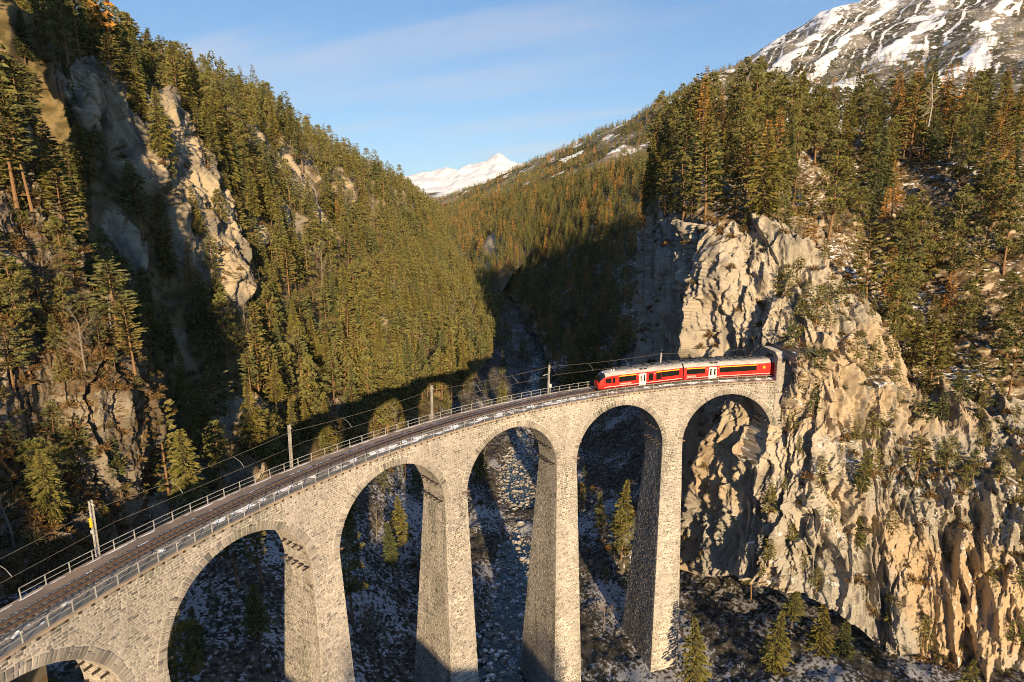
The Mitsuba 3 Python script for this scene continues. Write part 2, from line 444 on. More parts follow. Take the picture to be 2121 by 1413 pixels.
TU = np.concatenate([np.linspace(0, 0.8, 30)[:-1], np.linspace(0.8, 4.2, 330)[:-1], np.linspace(4.2, 10, 260)])
LEFT_P = Patch(back + rows, TU, np.concatenate([np.linspace(0, 1, 40)[:-1], np.linspace(1, 4.2, 430)[:-1], np.linspace(4.2, 5, 50)]), left_rough)
LEFT = terrain('hillside', 'steep wooded hillside with pale crags left of the gorge', 'hillside', 'hillside_soil', LEFT_P, uv=np.stack([crag(LEFT_P.G, LEFT_P.U, LEFT_P.V), 0 * LEFT_P.U], -1).reshape(-1, 2))

# near outcrop on the left
cols = [
    [(-420, -520, 88), (-420, 300, 72), (-420, 800, 62), (-420, 1150, 56), (-420, 1500, 50)],
    [(-180, -60, 88), (-180, 420, 75), (-180, 780, 67), (-180, 1050, 62), (-180, 1300, 55)],
    [(-20, 255, 88), (-20, 520, 78), (-20, 770, 72), (-20, 1020, 68), (-20, 1240, 57)],
    [(70, 430, 89), (70, 600, 82), (80, 780, 76), (90, 1030, 73), (60, 1210, 60)],
    [(150, 590, 91), (160, 690, 84), (180, 820, 79), (190, 1020, 77), (130, 1190, 64)],
    [(230, 730, 93), (240, 770, 88), (250, 860, 83), (225, 1040, 80), (190, 1190, 70)],
    [(290, 780, 98), (295, 830, 94), (290, 900, 89), (245, 1050, 84), (225, 1200, 78)],
    [(280, 800, 118), (290, 860, 116), (285, 950, 112), (250, 1080, 104), (240, 1260, 94)],
]
rows = [[at(*c[r]) for c in cols] for r in range(5)]


def outcrop_rough(G, N, U, V):
    return G + N * ((0.7 * rock_relief(G, 0.0, 0.7, 200) + 0.8 * fractured(G, 9)) * np.clip((5.4 - V) / 0.8, 0.15, 1))[..., None]


OUT = terrain('outcrop', 'near rocky rib with pines and dry scrub left of the viaduct', 'rock outcrop', 'outcrop_soil',
              Patch([[p + [-25, 25, 18] for p in rows[0]]] + rows, 330, 300, outcrop_rough))

# right: the cliff that the tunnel enters
cols = [  # brink, upper, deck level, below, foot
    [(1370, 455, 235), (1370, 560, 232), (1370, 760, 228), (1370, 1000, 220), (1370, 1150, 200)],
    [(1345, 475, 170), (1340, 580, 167), (1335, 760, 163), (1385, 980, 149), (1395, 1150, 137)],
    [(1400, 452, 147), (1400, 580, 144), (1405, 760, 140), (1440, 980, 129), (1440, 1190, 120)],
    [(1475, 468, 129), (1480, 580, 125), (1490, 760, 121), (1510, 980, 115), (1500, 1190, 110)],
    [(1575, 462, 127), (1580, 600, 119), (1585, 770, 112), (1590, 960, 108), (1580, 1190, 106)],
    [(1640, 510, 124), (1640, 630, 116), (1645, 780, 107.5), (1650, 960, 105.5), (1640, 1205, 102)],
    [(1710, 570, 122), (1710, 670, 113), (1715, 800, 105), (1720, 960, 103), (1710, 1235, 100)],
    [(1800, 650, 120), (1800, 740, 113), (1805, 830, 108), (1810, 980, 105), (1800, 1310, 100)],
    [(1870, 800, 120), (1875, 860, 112), (1890, 930, 106), (1900, 1050, 102), (1900, 1410, 97)],
    [(1960, 850, 117), (1970, 900, 110), (1990, 970, 104), (2000, 1080, 100), (2010, 1480, 94)],
    [(2120, 860, 112), (2130, 920, 106), (2140, 1000, 100), (2150, 1120, 96), (2160, 1540, 89)],
    [(2330, 860, 104), (2330, 930, 98), (2330, 1010, 93), (2330, 1140, 89), (2330, 1600, 82)],
]
rows = [[at(*c[r]) for c in cols] for r in range(5)]
CLIFF = terrain('cliff', 'pale ribbed limestone cliff that the train tunnel enters', 'cliff', 'rock', Patch(rows, np.concatenate([np.linspace(0, 1, 60)[:-1], np.linspace(1, len(rows[0]) - 1, 560)]), 520, cliff_rough))

# right: wooded hill above the cliff
crest = [(1400, 330, 250), (1375, 350, 208), (1405, 330, 190), (1480, 300, 180), (1580, 300, 185), (1650, 305, 187), (1710, 310, 190), (1800, 320, 190), (1880, 320, 185), (1970, 310, 180), (2130, 300, 172), (2330, 300, 160)]
mid = [(1375, 420, 240), (1355, 420, 184), (1400, 405, 164), (1475, 390, 150), (1580, 400, 150), (1645, 425, 150), (1710, 455, 150), (1810, 520, 146), (1885, 560, 146), (1975, 560, 142), (2135, 560, 136), (2330, 560, 126)]
low = [tuple(np.add(c[0], (0, 22, -1.5))) for c in cols]
hill = [[at(*c) + [10, 60, 12] for c in crest], [at(*c) for c in crest], [at(*c) for c in mid], [at(*c) for c in low]]
def hill_rough(G, N, U, V):
    return G + N * (roughen_h(G) + 0 * U)[..., None]


def roughen_h(G):
    return 1.6 * (fbm(G, 0.05, 4, 15) - 0.5) * 2 + 1.5 * (ridge(G, 0.12, 3, 24) - 0.6) * 2 + 0.9 * (ridge(G, 0.4, 3, 26) - 0.6) * 2


HILL = terrain('hill', 'wooded hill with snow patches above the tunnel cliff', 'hill', 'ground_soil', Patch(hill, 420, 260, hill_rough))

# valley floor with the river bed
RIVER = PchipInterpolator([-400, 40, 100, 180, 280, 420, 560, 720, 1000], [30, 8, 0, 1, 9, 20, 22, -2, -60])


def valley_height(X, Y):
    zr = -62.5 + np.clip(Y - 200, 0, None) * 0.012
    d = X - RIVER(np.clip(Y, -400, 1000))
    wid = np.interp(Y, [100, 220, 400], [6.5, 5.5, 3.5]) + 1.3 * np.sin(Y * 0.07)
    e = np.maximum(np.abs(d) - wid, 0)
    bank = 1.8 * np.clip(e / 3, 0, 1) + 0.05 * e + np.where(d < 0, 0.022, np.where(Y > 135, 0.02, 0.018)) * np.maximum(e - np.where(d < 0, 8, np.where(Y > 135, 10, 30)), 0) ** 2
    cap = np.where(d < 0, 24.0, np.where(Y > 135, 28.0, 11.0))
    bank = cap * np.tanh(bank / cap)
    near = np.clip((70 - Y) / 90, 0, 1)
    return zr + bank * (1 - 0.4 * near) - 0.9 * np.clip((wid - np.abs(d)) / 4, 0, 1)


xs = np.concatenate([np.linspace(-900, -130, 20), np.linspace(-120, 140, 261), np.linspace(150, 900, 20)])
ys = np.concatenate([np.linspace(-30, 330, 300), np.linspace(336, 1100, 100)])
X, Y = np.meshgrid(xs, ys)
Z = valley_height(X, Y)
G = np.stack([X, Y, Z], -1)
G[..., 2] += (fbm(G * [1, 1, 0], 0.06, 4, 2) - 0.5) * 3.0 + (fbm(G * [1, 1, 0], 0.5, 3, 6) - 0.5) * 1.1


class Grid(Patch):
    def __init__(self, G):
        self.G, (self.nv, self.nu) = G, G.shape[:2]
        self.U, self.V = np.meshgrid(np.arange(self.nu), np.arange(self.nv))
        self.N = self.normals(G)
        self.N *= np.sign(self.N[..., 2:])


FLOOR = terrain('valley_ground', 'snow dusted valley floor under the viaduct', 'ground', 'bank_soil', Grid(G))

# right side of the valley behind the cliff, rising to the lit larch forest
cols = [
    [(1480, 980, 235), (1480, 800, 300), (1480, 600, 350), (1480, 430, 430), (1480, 330, 620)],
    [(1300, 930, 240), (1330, 780, 300), (1345, 600, 360), (1350, 440, 450), (1345, 345, 640)],
    [(1180, 830, 290), (1220, 700, 360), (1250, 560, 430), (1260, 450, 520), (1250, 365, 760)],
    [(1130, 730, 380), (1150, 640, 440), (1170, 540, 520), (1170, 460, 640), (1150, 385, 920)],
    [(1085, 650, 500), (1100, 600, 560), (1110, 540, 640), (1100, 470, 780), (1070, 400, 1150)],
    [(1055, 610, 640), (1060, 580, 700), (1060, 530, 790), (1050, 470, 950), (1010, 415, 1400)],
    [(1010, 585, 800), (1010, 560, 850), (1010, 520, 930), (1000, 475, 1100), (960, 428, 1650)],
    [(950, 580, 900), (950, 550, 950), (950, 515, 1010), (940, 480, 1200), (920, 440, 1800)],
    [(860, 580, 950), (860, 550, 1000), (860, 515, 1100), (860, 490, 1300), (860, 450, 1950)],
]
rows = [[at(*c[r]) for c in cols] for r in range(5)]
SIDE = terrain('valley_slope', 'shaded conifer slope behind the cliff with a sunlit larch top', 'slope', 'ground_soil', Patch(rows, 240, 160, roughen(5.0, 0.012, 25, 4.0, 0.02)))

crest = [(1240, 400, 900), (1130, 405, 880), (1060, 440, 850), (1010, 498, 810), (985, 548, 770), (968, 590, 735)]
front = [(1240, 520, 620), (1160, 500, 640), (1100, 530, 640), (1060, 570, 630), (1030, 610, 620), (1000, 640, 605)]


def spur_rough(G, N, U, V):
    return G + N * (5 * (fbm(G, 0.012, 4, 5) - 0.5) * 2 + 4 * (ridge(G * [1, 1, 0.5], 0.03, 3, 6) - 0.6) * 2)[..., None]


SPUR_P = Patch([[at(*q) + [30, 60, -40] for q in crest], [at(*q) for q in crest], [at(*q) for q in front]], 160, 110, spur_rough)
sc_ = np.clip(2.2 - np.hypot((SPUR_P.U - 3.1) / 0.42, (SPUR_P.V - 1.35) / 0.34) + 2 * (fbm(SPUR_P.G, 0.05, 3, 3) - 0.5), 0, 1)
SPUR = terrain('hill', 'wooded spur with a pale landslip scar in the middle of the valley', 'hill', 'hillside_soil', SPUR_P, uv=np.stack([sc_, 0 * sc_], -1).reshape(-1, 2))

# farther: forested mountain flank, snowy mountain, distant snow range
sil = [(1560, 130, 2300), (1420, 192, 2300), (1330, 243, 2350), (1260, 277, 2450), (1200, 303, 2600), (1100, 338, 2900), (1000, 383, 3300), (930, 408, 3700), (860, 430, 4000)]
m1 = [(1560, 260, 1200), (1420, 280, 1200), (1330, 310, 1250), (1260, 325, 1350), (1200, 345, 1500), (1100, 372, 1800), (1000, 405, 2200), (930, 425, 2600), (860, 445, 3000)]
m0 = [(1560, 390, 600), (1420, 390, 600), (1330, 390, 620), (1260, 400, 720), (1180, 410, 880), (1080, 425, 1100), (1000, 440, 1500), (930, 452, 1850), (860, 470, 2100)]
FLANK = terrain('mountain', 'dark forested mountain flank beyond the valley, dusted with snow clearings', 'mountain', 'mountain_face',
                Patch([[at(*q) + [300, 500, -200] for q in sil], [at(*q) for q in sil], [at(*q) for q in m1], [at(*q) for q in m0]], 260, 140, roughen(26, 0.004, 33, 22, 0.006)))
sil = [(1380, 215, 3200), (1500, 152, 3100), (1600, 95, 3000), (1700, 40, 2950), (1800, -4, 2900), (1900, -45, 2850), (2050, -110, 2800), (2250, -190, 2700), (2500, -280, 2600), (2800, -380, 2500)]
m1 = [(1250, 325, 2000), (1350, 270, 2000), (1440, 240, 1950), (1520, 215, 1900), (1610, 190, 1850), (1700, 170, 1850), (1830, 140, 1800), (2000, 90, 1750), (2220, 40, 1700), (2500, -20, 1650)]
m0 = [(1200, 420, 1000), (1300, 400, 950), (1370, 390, 950), (1440, 380, 950), (1520, 370, 950), (1600, 360, 950), (1720, 340, 950), (1880, 320, 950), (2080, 300, 900), (2350, 280, 900)]


def gully_rough(G, N, U, V):
    w = U * 2.1 + 3.4 * fbm(G, 0.0022, 4, 5)
    g = np.abs(2 * (w / 2.6 - np.floor(w / 2.6)) - 1)
    g2 = np.abs(2 * (w / 0.9 - np.floor(w / 0.9)) - 1)
    return G + N * (13 * g + 6 * g2 * fbm(G, 0.004, 2, 9) + 26 * (ridge(G, 0.0045, 4, 43) - 0.6) * 2 + 7 * (fbm(G, 0.03, 3, 4) - 0.5))[..., None]


PEAK = terrain('mountain', 'steep mountain streaked with snow gullies at upper right', 'mountain', 'peak_face',
               Patch([[at(*q) + [300, 700, -300] for q in sil], [at(*q) for q in sil], [at(*q) for q in m1], [at(*q) for q in m0]], 460, 260, gully_rough), gully=True)
sil = [(640, 420, 8600), (760, 385, 8600), (825, 368, 8500), (900, 352, 8400), (960, 342, 8300), (1000, 328, 8300), (1030, 319, 8200), (1070, 338, 8100), (1150, 320, 7600), (1220, 288, 7000), (1320, 240, 6600)]
m1 = [(q[0], 385 + 0.0 * q[0], q[2] * 0.8) for q in sil]
m0 = [(q[0], 470, q[2] * 0.5) for q in sil]
FAR = terrain('mountain', 'distant snow covered peak at the head of the valley', 'mountain', 'far_snow',
              Patch([[at(*q) + [0, 1500, -700] for q in sil], [at(*q) for q in sil], [at(*q) for q in m1], [at(*q) for q in m0]], 300, 120, roughen(60, 0.0010, 53, 85, 0.0021)))
# the plain that everything stands on, out to the horizon
R = 16000
add('ground', (np.array([[-R, -R, -80.0], [R, -R, -80], [R, R, -80], [-R, R, -80]]), np.array([[0, 1, 2, 3]])), 'hillside_soil')
tag('ground', 'land that the hills and mountains rise from', 'ground', kind='structure')
# the slope behind the viewpoint, whose wooded brow shades the foot of the gorge
xs, ys = np.linspace(-420, 300, 160), np.linspace(-330, -25, 80)
X, Y = np.meshgrid(xs, ys)
t = np.clip((-25 - Y) / 110, 0, 1)
Z = -62 + np.clip(t * 2.2, 0, 1) ** 0.8 * np.interp(X, [-400, -100, -60, -33, -19, 0, 30, 75, 115, 300], [118, 114, 110, 93, 66, 63, 55, 33, 16, 12])
G = np.stack([X, Y, Z], -1)
G[..., 2] += (fbm(G * [1, 1, 0], 0.03, 4, 72) - 0.5) * 12
BACK = terrain('hillside', 'wooded slope behind the viewpoint, out of the picture', 'hillside', 'hillside_soil', Grid(G))

# ------------------------------------------------------------------ viaduct frame
CX, CY, A0, GRADE = 53.0724, 8.1041, math.radians(129.4816), 0.0203
RN, RF = 97.9, 104.3           # radii of the near (inner) and far face
LSPAN, TPIER, ZS = 23.187, 4.25, -11.62
RARCH = (LSPAN - TPIER) / 2


def bend(q):
    """(distance along the line s, radius, height above the deck's grade line) -> world."""
    q = np.asarray(q, float)
    a = A0 - q[..., 0] / 100.0
    return np.stack([CX + q[..., 1] * np.cos(a), CY + q[..., 1] * np.sin(a), q[..., 2] + GRADE * q[..., 0]], -1)



# ------------------------------------------------------------------ river
def water_height(p, n, uv):
    return pf(p.x * 0.8, p.y * 0.45, 0.0, 4)


def water_color(p, n, uv):
    foam = smooth(0.62, 0.72, pf(p.x * 1.1, p.y * 0.5, 3.0, 4))
    return mix((0.014, 0.034, 0.042), (0.40, 0.47, 0.50), foam * 0.7)


scene['water'] = {'type': 'twosided', 'bsdf': {'type': 'bumpmap', 'arbitrary': mikit.proc(water_height, 0.05), 'scale': 0.35,
                                              'bsdf': {'type': 'principled', 'base_color': mikit.proc(water_color), 'roughness': 0.18, 'specular': 0.5}}}
yy = np.linspace(-25, 900, 260)
cc = np.linspace(-13, 13, 27)
Yr, Cr = np.meshgrid(yy, cc)
Zr = -62.9 + np.clip(Yr - 200, 0, None) * 0.012
W = Grid(np.stack([RIVER(Yr) + Cr, Yr, Zr + 0.12 * (fbm(np.stack([Cr, Yr, 0 * Cr], -1), 0.4, 3, 3) - 0.5)], -1))
tag(add('river', W.mesh(), 'water', smooth=True), 'dark shallow mountain river below the viaduct', 'river', kind='structure')
diffuse('river_rock', mikit.proc(lambda p, n, uv: mix(mix((0.20, 0.185, 0.165), (0.34, 0.31, 0.27), pf(p.x, p.y, p.z, 3)), (0.8, 0.81, 0.85), smooth(0.80, 0.95, mi.Float(n.z)) * smooth(0.42, 0.55, pn(p.x * 0.7, p.y * 0.7, p.z)))))


def boulder_mesh(seed, sub=2):
    o = trimesh.creation.icosphere(sub, 1.0)
    v = np.array(o.vertices)
    v = v * (0.75 + 0.6 * (fbm(v + seed * 7.1, 1.1, 3, seed) - 0.3))[:, None] * [1, 0.8, 0.65]
    return v, o.faces


BR = np.random.default_rng(5)
for (px, py, r, lab) in ((1079, 1086, 1.7, 'big pale boulder standing in the river, seen through the fourth arch'), (1030, 1052, 1.2, 'boulder at the left bank of the river'), (1062, 1065, 0.9, 'small boulder in the river above the big pale one')):
    d = at(px, py, 1.0) - EYE
    p = EYE + d * ((-62.6 - EYE[2]) / d[2])
    v, f = boulder_mesh(int(px))
    tag(add('boulder', (v * r + p, f), 'river_rock', smooth=40), lab, 'boulder')
st = MB()
for q in range(5200):
    y = BR.uniform(70, 330)
    c = BR.normal(0, 3.2) if q % 3 == 0 else BR.choice([-1, 1]) * np.abs(BR.normal(np.interp(y, [100, 220, 400], [6.5, 5.5, 3.5]), 2.2))
    r = 0.16 + 0.9 * BR.random() ** 4
    v, f = boulder_mesh(q % 12, 1)
    st.raw(v * r * BR.uniform(0.8, 1.3, 3) + [RIVER(y) + c, y, -62.85 + max(0, y - 200) * 0.012 + 0.16 * max(0, abs(c) - 5)], f)
tag(st.put('river_stones', 'river_rock'), 'stones scattered in and along the river bed', 'stones', kind='stuff')

if HAZE > 0:
    scene['air'] = {'type': 'homogeneous', 'albedo': 0.95, 'sigma_t': HAZE}
    scene['haze'] = {'type': 'cube', 'to_world': T().translate([0, 3000, 960]).scale([16500, 19500, 1042]), 'bsdf': {'type': 'null'}, 'interior': {'type': 'ref', 'id': 'air'}}
    scene['camera']['medium'] = {'type': 'ref', 'id': 'air'}
    tag('haze', 'thin blue haze in the valley air', 'haze', kind='stuff')

xs, ys = np.linspace(-900, 900, 60), np.linspace(-1100, -330, 40)
X, Y = np.meshgrid(xs, ys)
gap = np.clip((np.abs(X + Y * 0.2277) - 120) / 260, 0, 1)         # added mountainside dims the sky light; opening left for the low sun
Z = -60 + np.clip((-330 - Y) / 700, 0, 1) * (90 + 330 * gap)
G = np.stack([X, Y, Z], -1)
G[..., 2] += (fbm(G * [1, 1, 0], 0.006, 4, 31) - 0.5) * 60 * gap
terrain('hillside', 'added mountainside behind the viewpoint, out of the picture, that dims the sky light', 'hillside', 'hillside_soil', Grid(G))
principled('mortar', mikit.proc(lambda p, n, uv: mix((0.49, 0.455, 0.415), (0.38, 0.358, 0.335), smooth(0.38, 0.66, pf(p.x * 0.35, p.y * 0.35, p.z * 0.2, 4)))), 0.9)
principled('coping', mikit.proc(lambda p, n, uv: mix((0.36, 0.285, 0.21), (0.26, 0.21, 0.165), smooth(0.4, 0.65, pf(p.x * 1.3, p.y * 1.3, p.z * 4)))), 0.85)
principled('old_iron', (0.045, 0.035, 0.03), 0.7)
principled('rust_iron', (0.30, 0.17, 0.10), 0.7)
principled('galvanised', mikit.proc(lambda p, n, uv: mix((0.42, 0.42, 0.42), (0.31, 0.315, 0.32), smooth(0.4, 0.6, pf(p.x * 3, p.y * 3, p.z * 3)))), 0.5, metallic=0.15)
S0, S1 = -92.0, 67.2
prof = sbox(S0, ZS - 1.0, S1, -0.02)
arches = [(k - 2.5) * LSPAN for k in range(6)]
for sc in arches:
    th = np.linspace(0, math.pi, 49)
    prof = prof.difference(Polygon([(sc + RARCH, ZS - 3), *zip(sc + RARCH * np.cos(th), ZS + RARCH * np.sin(th)), (sc - RARCH, ZS - 3)]))
core = MB()
for a in np.arange(S0, S1, 1.5):
    part = prof.intersection(sbox(a, -40, min(a + 1.5, S1), 5))
    for g in getattr(part, 'geoms', [part]):
        if g.geom_type != 'Polygon' or g.area < 1e-4:
            continue
        m = trimesh.creation.extrude_polygon(g, RF - RN, engine='earcut')
        v = np.array(m.vertices)
        core.raw(bend(np.stack([v[:, 0], RN + v[:, 2], v[:, 1]], 1)), m.faces)
core.put('body', 'mortar', 'viaduct')
BS, BN, BF = 0.022, 0.03, 0.12
for k in range(5):
    sc, v = (k - 2) * LSPAN, []
    for z in np.linspace(ZS, -75, 8):
        dz = ZS - z
        h = TPIER / 2 + BS * dz
        v += [[sc - h, RN - BN * dz, z], [sc + h, RN - BN * dz, z], [sc + h, RF + BF * dz, z], [sc - h, RF + BF * dz, z]]
    f = [[4 * i + j, 4 * i + (j + 1) % 4, 4 * i + 4 + (j + 1) % 4, 4 * i + 4 + j] for i in range(7) for j in range(4)]
    add('pier', (bend(np.array(v)), np.array(f)), 'mortar', 'viaduct')
tag('viaduct', 'curved stone railway viaduct of six arches on tall tapered piers', 'viaduct')

# ---- its stones
rng = np.random.default_rng(11)
STONES = {'stone': [], 'voussoir': []}


def prism(poly, fmap, proud, deep=-0.03, inset=0.045, kind='stone', dark=0.0):
    poly = np.asarray(poly)
    c = poly.mean(0)
    d = c - poly
    L = np.linalg.norm(d, axis=1, keepdims=True) + 1e-9
    top = poly + d / L * np.minimum(inset, 0.4 * L)
    n = len(poly)
    P = np.vstack([np.c_[poly, np.full(n, deep)], np.c_[poly, np.full(n, proud * 0.45)], np.c_[top, proud + rng.normal(0, 0.008, n)], [[*c, proud + 0.012]]])
    i = np.arange(n)
    j = (i + 1) % n
    f = np.vstack([np.stack([i, j, j + n], 1), np.stack([i, j + n, i + n], 1), np.stack([i + n, j + n, j + 2 * n], 1), np.stack([i + n, j + 2 * n, i + 2 * n], 1), np.stack([i + 2 * n, j + 2 * n, 0 * i + 3 * n], 1)])
    t = rng.random()
    base = np.array([0.305, 0.278, 0.250]) if t < 0.45 else np.array([0.250, 0.231, 0.211]) if t < 0.78 else np.array([0.37, 0.338, 0.303]) if t < 0.90 else np.array([0.165, 0.153, 0.142])
    base = base * np.array([0.95, 0.97, 1.01]) * rng.uniform(0.86, 1.12) * (1 - dark)
    V = fmap(P)
    m = V.mean(0)
    wet = float(meshkit.fbm(np.array([m[0] * 0.55, m[1] * 0.55, m[2] * 0.07]), 3, 77))           # damp and lime run down the stones
    base = base * (1 + 1.3 * (wet - 0.5)) * (np.array([0.90, 0.95, 0.90]) if wet < 0.36 else np.array([1.0, 1.0, 1.0]))
    STONES[kind].append((V, f, base))


def stones(region, hh, ww, fmap, gap, jit, proud, kind='stone', dark=0.0, skip=None, inset=0.045):
    a0, b0, a1, b1 = region.bounds
    inner = region.buffer(-gap / 2)
    shapely.prepare(inner)
    b = b0
    polys = []
    while b < b1:
        h = rng.uniform(*hh)
        a = a0 - rng.random() * ww[1]
        while a < a1:
            w = rng.uniform(*ww)
            split = rng.random() < 0.18 and h > 0.34
            for (y0, y1) in (((b, b + h * 0.5), (b + h * 0.5, b + h)) if split else ((b, b + h),)):
                g = gap / 2
                x0, x1, z0, z1 = a + g, a + w - g, y0 + g, y1 - g
                k = min(0.3 * (z1 - z0), 0.22 * (x1 - x0)) * rng.uniform(0.2, 1.2, 4)
                J = lambda: rng.normal(0, jit, 2)
                q = np.array([[x0 + k[0], z0] + J(), [x1 - k[1], z0] + J(), [x1, z0 + k[1]] + J(), [x1, z1 - k[2]] + J(), [x1 - k[2], z1] + J(), [x0 + k[3], z1] + J(), [x0, z1 - k[3]] + J(), [x0, z0 + k[0]] + J()])
                polys.append(q)
            a += w
        b += h
    G = shapely.polygons(np.array(polys))
    inside = shapely.contains_properly(inner, G)
    touch = shapely.intersects(inner, G)
    for q, g, i, t in zip(polys, G, inside, touch):
        if not t:
            continue
        if not i:
            g = shapely.make_valid(g).intersection(inner)
            if g.geom_type != 'Polygon' or g.area < 0.02 or len(g.exterior.coords) < 4:
                continue
            q = np.array(g.simplify(0.02).exterior.coords)[:-1]
            if not g.exterior.is_ccw:
                q = q[::-1]
            if len(q) < 3:
                continue
        prism(q, fmap, max(0.012, rng.normal(proud, proud * 0.45)), kind=kind, dark=dark, inset=inset)


near_face = lambda q: bend(np.stack([q[:, 0], RN - q[:, 2], q[:, 1]], -1))
RING = 1.12
fill = sbox(-66, ZS - 0.3, S1, -0.42)
for sc in arches:
    th = np.linspace(0, math.pi, 49)
    o = RARCH + RING
    fill = fill.difference(Polygon([(sc + o, ZS - 3), *zip(sc + o * np.cos(th), ZS + o * np.sin(th)), (sc - o, ZS - 3)]))
for g in fill.geoms if hasattr(fill, 'geoms') else [fill]:
    stones(g, (0.20, 0.38), (0.28, 0.74), near_face, 0.085, 0.026, 0.045)
# top course with dark boxes standing in for the shaded gaps between its blocks
gap_s = np.arange(-65.6, 66.8, 1.12)
for a in gap_s:
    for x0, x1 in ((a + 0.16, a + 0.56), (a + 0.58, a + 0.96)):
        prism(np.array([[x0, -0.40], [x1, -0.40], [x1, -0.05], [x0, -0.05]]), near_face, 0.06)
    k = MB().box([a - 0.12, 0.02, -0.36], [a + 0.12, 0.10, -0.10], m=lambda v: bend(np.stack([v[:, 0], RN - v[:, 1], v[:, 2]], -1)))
    k.put('gap_shade_box', 'old_iron', 'viaduct')
# arch rings
for sc in arches:
    for ring, (ra, rb) in enumerate(((RARCH, RARCH + RING),)):
        n = 66
        e = np.linspace(0, math.pi, n + 1)
        e[1:-1] += rng.normal(0, 0.010, n - 1)
        for k in range(n):
            t0, t1 = e[k] + 0.0038, e[k + 1] - 0.0038
            cuts = [ra + 0.0, ra + rng.uniform(0.4, 0.7) * RING, rb] if rng.random() < 0.42 else [ra, rb]
            top = rng.uniform(-0.10, 0.08)
            for c0, c1 in zip(cuts[:-1], cuts[1:]):
                r0, r1 = c0 + 0.025, c1 - 0.035 + (top if c1 == rb else 0)
                q = np.array([[sc + r * math.cos(t), ZS + r * math.sin(t)] for r, t in ((r0, t0), (r1, t0 + 0.002), (r1, t1 - 0.002), (r0, t1))])
                if q[:, 0].min() > -64 and q[:, 1].max() < -0.42:
                    prism(q, near_face, max(0.02, rng.normal(0.075, 0.02)), kind='voussoir', dark=0.08)
# soffits: the flank of each arch that looks back towards the near end
for sc in arches:
    def soffit(q, sc=sc):
        phi = q[:, 1] / RARCH
        r = RARCH - q[:, 2] * 0.7
        return bend(np.stack([sc + r * np.cos(phi), q[:, 0], ZS + r * np.sin(phi)], -1))
    stones(sbox(RN + 0.05, 0.0, RF, 2.0 * RARCH), (0.30, 0.50), (0.5, 1.2), lambda q: soffit(q)[:, :] if True else 0, 0.045, 0.016, 0.022, dark=-0.12)
# piers: the inner face and the face towards the near end
for k in range(5):
    sc = (k - 2) * LSPAN

    def front(q, sc=sc):
        dz = ZS - q[:, 1]
        return bend(np.stack([sc + q[:, 0], RN - BN * dz - q[:, 2], q[:, 1]], -1))

    def flank(q, sc=sc):
        dz = ZS - q[:, 1]
        return bend(np.stack([sc - TPIER / 2 - BS * dz - q[:, 2], q[:, 0], q[:, 1]], -1))[:, :]
    zb = -68
    D = ZS - zb
    h1 = TPIER / 2 + BS * D
    fr = Polygon([(-TPIER / 2, ZS + 0.3), (TPIER / 2, ZS + 0.3), (h1, zb), (-h1, zb)])
    fl = Polygon([(RN, ZS), (RF, ZS), (RF + BF * D, zb), (RN - BN * D, zb)])
    stones(fr, (0.26, 0.42), (0.40, 0.92), front, 0.07, 0.02, 0.045, dark=0.04)
    nfl = len(STONES['stone'])
    stones(fl, (0.26, 0.42), (0.40, 0.92), flank, 0.07, 0.02, 0.045, dark=0.04)
    for q in range(nfl, len(STONES['stone'])):
        V, f, c = STONES['stone'][q]
        STONES['stone'][q] = (V, f[:, ::-1], c)
# the 300 of each that show largest are parts of their own, the rest one mesh
for kind in ('stone', 'voussoir'):
    L = STONES[kind]
    big = []
    for V, f, c in L:
        x, y, z = project(V)
        inside = (x.mean() > 0) & (x.mean() < 2121) & (y.mean() > 0) & (y.mean() < 1413)
        big.append((x.max() - x.min()) * (y.max() - y.min()) * inside)
    order = np.argsort(big)[::-1]
    for q in order[:300]:
        V, f, c = L[q]
        add(kind, (V, f), 'stone_face', 'viaduct', color=np.tile(c, (len(V), 1)))
    rest = MB()
    for q in order[300:]:
        V, f, c = L[q]
        rest.raw(V, f, c)
    k = rest.put('masonry' if kind == 'stone' else 'arch_rings', 'stone_face', 'viaduct')
    tag(k, kind='stuff')


def sweep(profile, s0, s1, ds=1.0):
    """A closed (radius, height) profile drawn along the curve."""
    pr = np.array(profile, float)
    S = np.linspace(s0, s1, max(2, int((s1 - s0) / ds) + 1))
    m = len(pr)
    v = bend(np.stack([np.repeat(S, m), np.tile(pr[:, 0], len(S)), np.tile(pr[:, 1], len(S))], -1))
    i, j = np.meshgrid(np.arange(len(S) - 1), np.arange(m), indexing='ij')
    f = np.stack([i * m + j, i * m + (j + 1) % m, (i + 1) * m + (j + 1) % m, (i + 1) * m + j], -1).reshape(-1, 4)
    f = np.vstack([f[:, [0, 1, 2]], f[:, [0, 2, 3]]])
    k = np.arange(1, m - 1)
    e = (len(S) - 1) * m
    return v, np.vstack([f, np.stack([0 * k, k, k + 1], 1), np.stack([0 * k + e, k + 1 + e, k + e], 1)])


def rect(r0, r1, z0, z1):
    return [(r0, z0), (r1, z0), (r1, z1), (r0, z1)]


